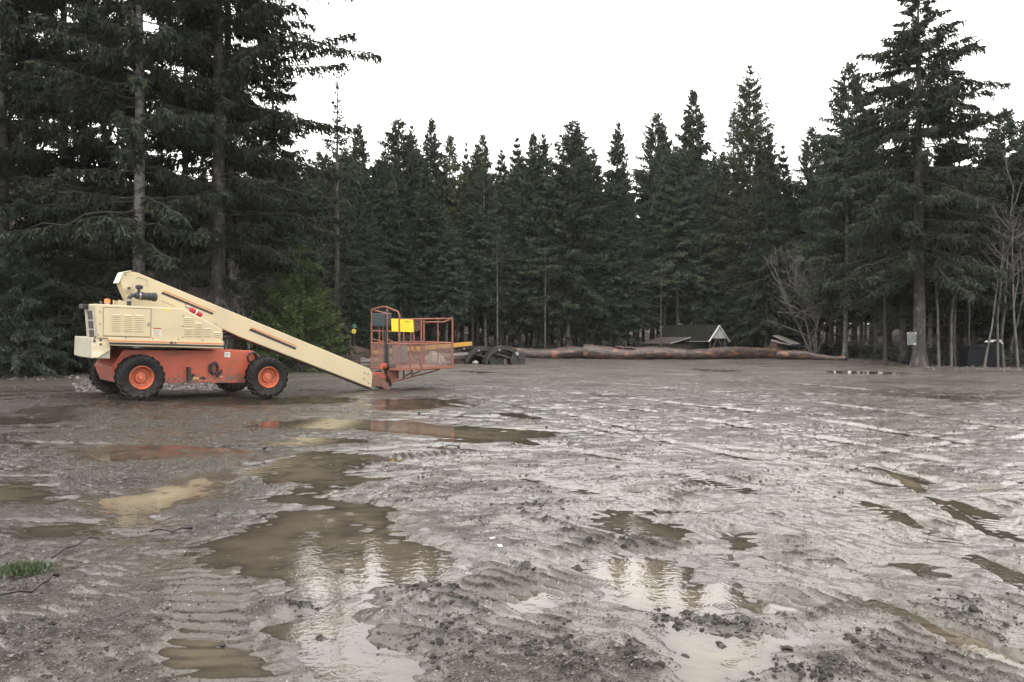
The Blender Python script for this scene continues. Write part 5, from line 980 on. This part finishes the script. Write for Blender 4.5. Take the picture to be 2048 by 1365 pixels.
def stone(x, y, r, label, seed, name='boulder', cat='boulder', group=None, mt=None, sq=.75):
    import bmesh
    bm = bmesh.new(); bmesh.ops.create_icosphere(bm, subdivisions=3, radius=1); q = random.Random(seed); ph = [q.uniform(0, 6) for _ in range(6)]
    for v in bm.verts:
        d = v.co; f = 1 + .16 * sin(2.3 * d.x + ph[0]) + .14 * sin(2.7 * d.y + ph[1]) + .1 * sin(4.1 * d.z + ph[2]) + .07 * sin(7 * d.x + 5 * d.y + ph[3]); v.co = Vector((d.x * f * r, d.y * f * r * .85, d.z * f * r * sq))
    me = bpy.data.meshes.new(name); bm.to_mesh(me); bm.free(); me.materials.append(mt or m_stone)
    o = link(name, me, label=label, cat=cat, group=group); o.location = (x, y, bh(x, y) + r * sq * .55); o.rotation_euler = (0, 0, q.uniform(0, 6)); return o
x, y = at(868, 43.2); stone(x, y, .62, 'grey boulder seen through the mesh of the basket', 3)
x, y = at(950, 46); stone(x, y, .20, 'small pale boulder at the foot of the black grapples', 8)
def grapple(px, Y, s, label, rot):
    "heavy black log grapple lying on its side: body, pairs of curved tines, cross tubes"
    x, y = at(px, Y); r = empty('log_grapple', (x, y, bh(x, y) - .12), (0, 0, rot), label=label, cat='grapple', group='black log grapples'); r.scale = (s, s, s)
    def arc(v, th, rad=1.0, a0=20, a1=170, wd=.20):
        mm = MB(); k = 12; P = []
        for i in range(k + 1):
            a = radians(a0 + (a1 - a0) * i / k); wdt = wd * (1 - .75 * (i / k) ** 2) + .04; P.append(((cos(a) * rad, sin(a) * rad), (cos(a) * (rad - wdt), sin(a) * (rad - wdt))))
        for (o1, i1), (o2, i2) in zip(P[:-1], P[1:]):
            vs = [(q[0], vv, q[1]) for vv in (v - th / 2, v + th / 2) for q in (o1, o2, i2, i1)]; mm.add(vs, [(0, 1, 2, 3), (4, 7, 6, 5), (0, 4, 5, 1), (2, 6, 7, 3), (1, 5, 6, 2), (0, 3, 7, 4)])
        return mm
    for v in (-.42, -.12, .32): arc(v, .09).build('tine', DKST, r, bevel=.01)
    for v in (.1, .5): arc(v, .08, .85, 35, 178, .17).build('tine', DKST, r, bevel=.01)
    mm = MB(); mm.prism([(.35, .0), (1.0, .05), (1.02, .5), (.75, .72), (.4, .62), (.25, .3)], -.4, .4, UVW); mm.build('body', DKST, r, bevel=.03)
    mm = MB(); mm.tube([(.55, -.6, .62), (.55, .6, .62)], .09, 10); mm.tube([(-.3, -.55, .80), (-.3, .55, .80)], .05, 8); mm.build('pivot_shaft', STEEL, r)
    mm = MB(); mm.tube([(.45, -.2, .35), (-.5, -.2, .62)], .07, 10); mm.tube([(.45, .2, .35), (-.5, .2, .62)], .07, 10); mm.build('hydraulic_ram', DKST, r)
grapple(1006, 46.6, 1.22, 'black log grapple nearest the first log', .25); grapple(966, 47.2, 1.15, 'black log grapple in the middle of the three', .2); grapple(930, 48.0, 1.25, 'rustier log grapple next to the steel box', .5)
b = MB(); b.box((0, 0, .28), (1.5, .9, .56)).box((0, 0, .60), (1.6, 1.0, .06)).box((0, -.47, .36), (1.4, .05, .05)).box((.3, 0, .72), (.7, .5, .2)); o = b.build('steel_box', mat('rusty_dark_box', (.045, .03, .028), .35, col2=(.10, .05, .04), scale=3), bevel=.02, label='low rusty dark steel box beside the grapples', cat='steel box'); x, y = at(900, 47.4); o.location = (x, y, bh(x, y)); o.rotation_euler = (0, 0, .15)
# left bank: a low stack of weathered beams with a leaning brace
for k, (pa, pb, z0) in enumerate(((-90, 50, .10), (-100, 62, .34), (-80, 66, .62))): beam('timber', pa, pb, 32.6 + .3 * k, 33.0 + .3 * k, bh(-21, 33) + z0, bh(-21, 33) + z0 + .02, .3, .16, GW[1], ('bottom', 'middle', 'top')[k] + ' beam of the low dark stack at the left edge', 'timber', 'beams stacked at the left edge')
beam('brace', 52, 78, 32.7, 33.2, bh(-20, 33) + .62, bh(-19.5, 33) + .12, .10, .12, GW[1], 'short brace slanting off the dark stack at the left edge', 'brace')
beam('brace', 44, 66, 32.4, 32.9, bh(-20, 33) + .05, bh(-19.5, 33) + .55, .10, .12, GW[1], 'short brace slanting up to the dark stack at the left edge', 'brace')
for k, (pa, pb, z0, z1) in enumerate(((128, 172, .12, .22), (120, 165, .28, .3), (140, 185, .06, .1))): beam('branch', pa, pb, 34, 34.3, bh(-19, 34) + z0, bh(-18.5, 34) + z1, .07, .07, GW[1 - k % 2], ('grey', 'long brown', 'lowest')[k] + ' broken branch on the bank behind the rear wheel', 'branch', 'broken branches on the left bank')
# root mound behind the boom
for k, (px, Y, r_, lab) in enumerate(((688, 43.5, 1.0, 'brown earth mound with roots behind the end of the boom'), (720, 45, .9, 'second earth mound left of the basket'))):
    x, y = at(px, Y); stone(x, y, r_, lab, 20 + k, 'earth_mound', 'mound', mt=mat('root_earth', (.05, .032, .026), .8, col2=(.10, .065, .05), scale=5, bump=.9, bscale=12), sq=.7)
# marker discs
for px, py, r_, c, lab in ((707.5, 663, .115, (.62, .50, .02), 'yellow marker disc with a dark centre on a twig left of the basket'), (709, 653, .11, (.0, .10, .05), 'dark green marker disc just above the yellow one')):
    Y = 40.; x = XA(px, Y); c2 = 'marker_disc'; r = empty(c2, (x, Y, ZA(py, Y)), (0, 0, .4), label=lab, cat='marker disc')
    MB().lathe([(-.012, 0), (-.012, r_ * .96), (0, r_), (.012, r_ * .96), (.012, 0)], (0, 0, 0), (0, 1, 0), 20).build('disc', mat('disc_face', c, .4), r)
    if py > 660: MB().lathe([(-.018, 0), (-.018, r_ * .5), (-.011, r_ * .52)], (0, 0, 0), (0, 1, 0), 16).build('centre', mat('disc_centre', (.30, .22, .08), .6), r)
    MB().tube([(0, .015, r_), (.02, .02, -ZA(py, Y) + bh(x, Y))], .012, 5).build('stake', TWIGB, r)

# ---------------------------------------------------------------- shed among the trees
x, y = at(1437, 61.5); sh = empty('shed', (x, y, bh(x, y) - .05), (0, 0, radians(40)), label='dark plank shed with a white trimmed gable and mossy roof among the firs', cat='shed')
PLK = mat('dark_planks', (.045, .036, .032), .8, col2=(.075, .06, .055), scale=3, stretch=(8, 8, .4)); ROOF = mat('mossy_shingle_roof', (.013, .0125, .011), .9, spec=.08, col2=(.017, .019, .012), scale=1.5, bump=.5, bscale=14); WTR = mat('white_boards', (.62, .62, .61), .6, col2=(.45, .45, .44), scale=5, stretch=(1, 1, 8))
# local x: along the gable (right), local -y: towards the yard; ridge runs back along +y ... the gable end faces the yard
GWD, EH, RH, LN = 1.05, 1.55, 2.52, 5.2
b = MB(); b.box((-GWD + .04, LN / 2 + .9, EH / 2), (.08, LN - 1.8, EH)).box((GWD - .04, LN / 2 + .2, EH / 2), (.08, LN - .4, EH)).box((0, LN - .04, EH / 2), (GWD * 2 - .16, .08, EH)).box((0, 1.7, EH / 2), (GWD * 2 - .16, .06, EH)).build('wall', PLK, sh)
b = MB(); b.prism([(-GWD, EH), (GWD, EH), (0, RH - .05)], .02, .07, UVW).build('gable', WTR, sh)
b = MB()
for k in range(5): z = EH + .16 * k + .08; b.bar((-GWD * (1 - (z - EH) / (RH - EH)), .012, z), (GWD * (1 - (z - EH) / (RH - EH)), .012, z), .012, .012)
b.build('board_joint', mat('board_gap_grey', (.25, .25, .25), .8), sh)  # plain grey lines at the joints between boards
for s_ in (-1, 1):
    b = MB(); b.bar((s_ * (GWD + .28), -.06, EH - .24), (0, -.06, RH + .02), .06, .14, (0, 1, 0)); b.build('barge_board', WTR, sh)
    b = MB(); A = Vector((s_ * (GWD + .26), 0, EH - .22)); B2 = Vector((s_ * .0, 0, RH + .04)); t = (B2 - A).normalized(); nn = Vector((0, 1, 0)).cross(t); b.box((A + B2) / 2 + Vector((0, LN / 2, .04)), ((B2 - A).length, LN + .1, .06), (t, Vector((0, 1, 0)), nn)); b.build('roof', ROOF, sh)
    b = MB(); b.bar((s_ * .95, .1, .0), (s_ * .95, .1, EH), .12, .12); b.build('post', PLK, sh); b = MB(); b.bar((s_ * .9, .1, .35), (s_ * .1, .1, EH - .05), .1, .12); b.build('brace', PLK, sh)
b = MB(); b.box((-GWD - 1.3, 3.3, .55), (2.2, 2.6, 1.1)); b.prism([(-GWD - 2.6, 1.12), (-GWD - .1, 1.60), (-GWD - .1, 1.66), (-GWD - 2.6, 1.18)], 1.8, 4.8, UVW); b.build('lean_to', PLK, sh)
b = MB(); b.bar((-GWD - 2.62, 1.76, 1.15), (-GWD - .1, 1.76, 1.63), .05, .09); b.bar((-GWD - .22, .05, EH - .2), (-GWD - .22, 2.2, EH - .2), .05, .1); b.build('fascia', mat('grey_fascia', (.26, .25, .24), .6), sh)

# grey planks, box with white lid
for k, (pa, pb, Ya, Yb, pya, pyb) in enumerate(((1548, 1588, 60, 58.5, 672, 689), (1554, 1592, 60.2, 58.7, 671, 690), (1560, 1598, 60.4, 58.9, 673, 689), (1543, 1576, 59, 58.3, 681, 690), (1545, 1600, 62, 62, 667, 670), (1562, 1582, 58.2, 58, 686, 690))):
    beam('plank', pa, pb, Ya, Yb, ZA(pya, Ya), ZA(pyb, Yb), .35, .08, GW[0], ('plank sliding down the grey heap', 'second plank sliding down the grey heap', 'upper plank of the grey heap', 'left plank of the grey heap', 'flat grey sheet lying behind the grey heap', 'pale short plank at the foot of the grey heap')[k] + ' beside the alder clump', 'plank', 'grey plank heap by the alder clump')
x, y = at(1543, 59.6); stone(x + .9, 60.8, .95, 'dark earth mound carrying the grey plank heap', 31, 'earth_mound', 'mound', mt=bpy.data.materials['root_earth'], sq=.9)
x, y = at(1595, 64); r = empty('utility_box', (x, y, bh(x, y)), (0, 0, .1), label='mossy brown box with a white lid left of the alder clump', cat='box')
hz = ZA(648, 64) - bh(x, y); MB().box((0, 0, hz / 2), (.82, .6, hz)).build('body', mat('mossy_brown_board', (.02, .02, .012), .8, col2=(.035, .03, .02), scale=3), r, bevel=.03); MB().box((0, 0, hz + .11), (.66, .6, .22)).build('lid', WTR, r, bevel=.03)

# ---------------------------------------------------------------- notice on the big fir, bin under the trees
Y = 41.35; x = XA(1823.5, Y); nb_ = empty('notice_board', (x, Y, ZA(677.5, Y)), (0, radians(-1), radians(-6)), label='white notice with rows of dark lettering nailed to the biggest fir', cat='notice')
W_, H_ = .45, .66; MB().box((0, 0, 0), (W_, .02, H_)).build('board', mat('weathered_white_board', (.13, .15, .15), .5, col2=(.09, .105, .105), scale=6), nb_, bevel=.004)
m = MB(); q = random.Random(4); INK = mat('dark_lettering', (.03, .035, .035), .6)
for k in range(9):
    z = .17 - k * .053; xx = -.20
    while xx < .20:
        l_ = q.uniform(.02, .07) * (1.3 if xx > 0 else 1); m.box((xx + l_ / 2, -.012, z + q.uniform(-.004, .004)), (l_, .004, .022 if xx > .02 else .014)); xx += l_ + q.uniform(.012, .03)
m.build('lettering', INK, nb_); m = MB()
for k in range(5): m.box((-.12 + k * .055, -.012, .265), (.04, .004, .04))
m.build('heading', mat('red_heading', (.22, .03, .04), .6), nb_); m = MB(); m.box((-.2, -.012, .27), (.05, .004, .08)); m.box((.2, -.012, .27), (.05, .004, .08)); m.box((.14, -.013, -.285), (.14, .004, .05)); m.build('white_panel', mat('fresh_white', (.42, .44, .44), .5), nb_)
x, y = at(1958, 42.2); bn = empty('waste_bin', (x, y, bh(x, y) - .1), (0, 0, -.12), label='black bin with a sloping lid under the trees at the right', cat='bin')
b = MB(); b.prism([(-.82, 0), (.82, 0), (.86, 1.12), (-.72, 1.12)], -.5, .5, UVW).build('body', mat('blue_black_plastic', (.005, .0055, .008), .6, spec=.15), bn, bevel=.04)
b = MB(); b.prism([(-.62, 1.14), (.9, 1.14), (.9, 1.30), (.55, 1.38)], -.55, .55, UVW).build('lid', mat('black_lid', (.009, .01, .012), .5, spec=.2), bn, bevel=.03)
x, y = at(1990, 41.6); b = MB(); V0 = [(-.36, 0, .02), (-.2, .05, .10), (0, -.03, .13), (.16, .04, .08), (.34, 0, -.06)]
for p, q_ in zip(V0[:-1], V0[1:]): b.bar(p, q_, .5, .03)
o = b.build('white_sack', mat('white_sheet', (.75, .75, .76), .5), bevel=.01, label='crumpled white sheet lying on the right end of the black bin', cat='sheet'); o.location = (x, y, bh(x, y) + 1.30)

# ---------------------------------------------------------------- small things on the mud
STK = mat('wet_black_stick', (.018, .013, .011), .4)
def stick(pts, r, label, z=.03):
    P = [Vector((*G(px, py, 0.0), z + (.02 if i % 2 else 0))) for i, (px, py) in enumerate(pts)]; MB().tube(P, [r * (1 - .5 * i / len(P)) for i in range(len(P))], 7).build('stick', STK, label=label, cat='stick', smooth=True)
stick([(384, 1064), (365, 1068), (345, 1071), (318, 1070), (298, 1071)], .011, 'straight black stick above the tread marks in the mud')
stick([(104, 1124), (130, 1110), (152, 1100), (178, 1088), (198, 1086)], .010, 'thin forked twig right of the grass tuft')
stick([(118, 1161), (104, 1163), (94, 1172), (84, 1182), (62, 1194), (40, 1198), (0, 1200)], .013, 'crooked black stick below the grass tuft')
r_ = np.random.default_rng(9); n = 1500; gx, gy = G(44, 1142); B = np.column_stack([gx + r_.normal(0, .085, n), gy + r_.normal(0, .06, n), np.full(n, .0)]); D = unit(r_.normal(0, .55, (n, 3)) + [0, 0, 1.])
link('grass_tuft', npmesh('grass_tuft', *kites(B, D, r_.uniform(.025, .065, n), np.full(n, .005), r_), mat('wet_grass', (.022, .042, .012), .5, col2=(.042, .06, .022), scale=30)), label='small tuft of green grass at the left edge of the mud', cat='grass')
for px, py, w_, h_, a, lab in ((1000, 1104, .03, .035, .3, 'pale scrap of paper lying right of the big puddle'), (985, 1088, .055, .018, 1.0, 'pale sliver of paper just behind the square scrap')):
    x, y = G(px, py); o = MB().box((0, 0, 0), (w_, h_, .003)).build('paper_scrap', mat('wet_paper', (.62, .61, .58), .5), label=lab, cat='paper'); o.location = (x, y, .045); o.rotation_euler = (.25, .1, a)

# ---------------------------------------------------------------- damp air over the whole place
hm = bpy.data.materials.new('damp_air'); hm.use_nodes = True; hn, hl = hm.node_tree.nodes, hm.node_tree.links
for n_ in list(hn):
    if n_.type != 'OUTPUT_MATERIAL': hn.remove(n_)
ho = [n_ for n_ in hn if n_.type == 'OUTPUT_MATERIAL'][0]; pv = hn.new('ShaderNodeVolumePrincipled'); pv.inputs['Color'].default_value = (.92, .95, .97, 1); pv.inputs['Density'].default_value = .00016
hl.new(pv.outputs[0], ho.inputs['Volume'])
MB().box((0, 0, 19), (2600, 2600, 42)).build('haze', hm, kind='stuff', label='thin damp haze in the air', cat='haze')
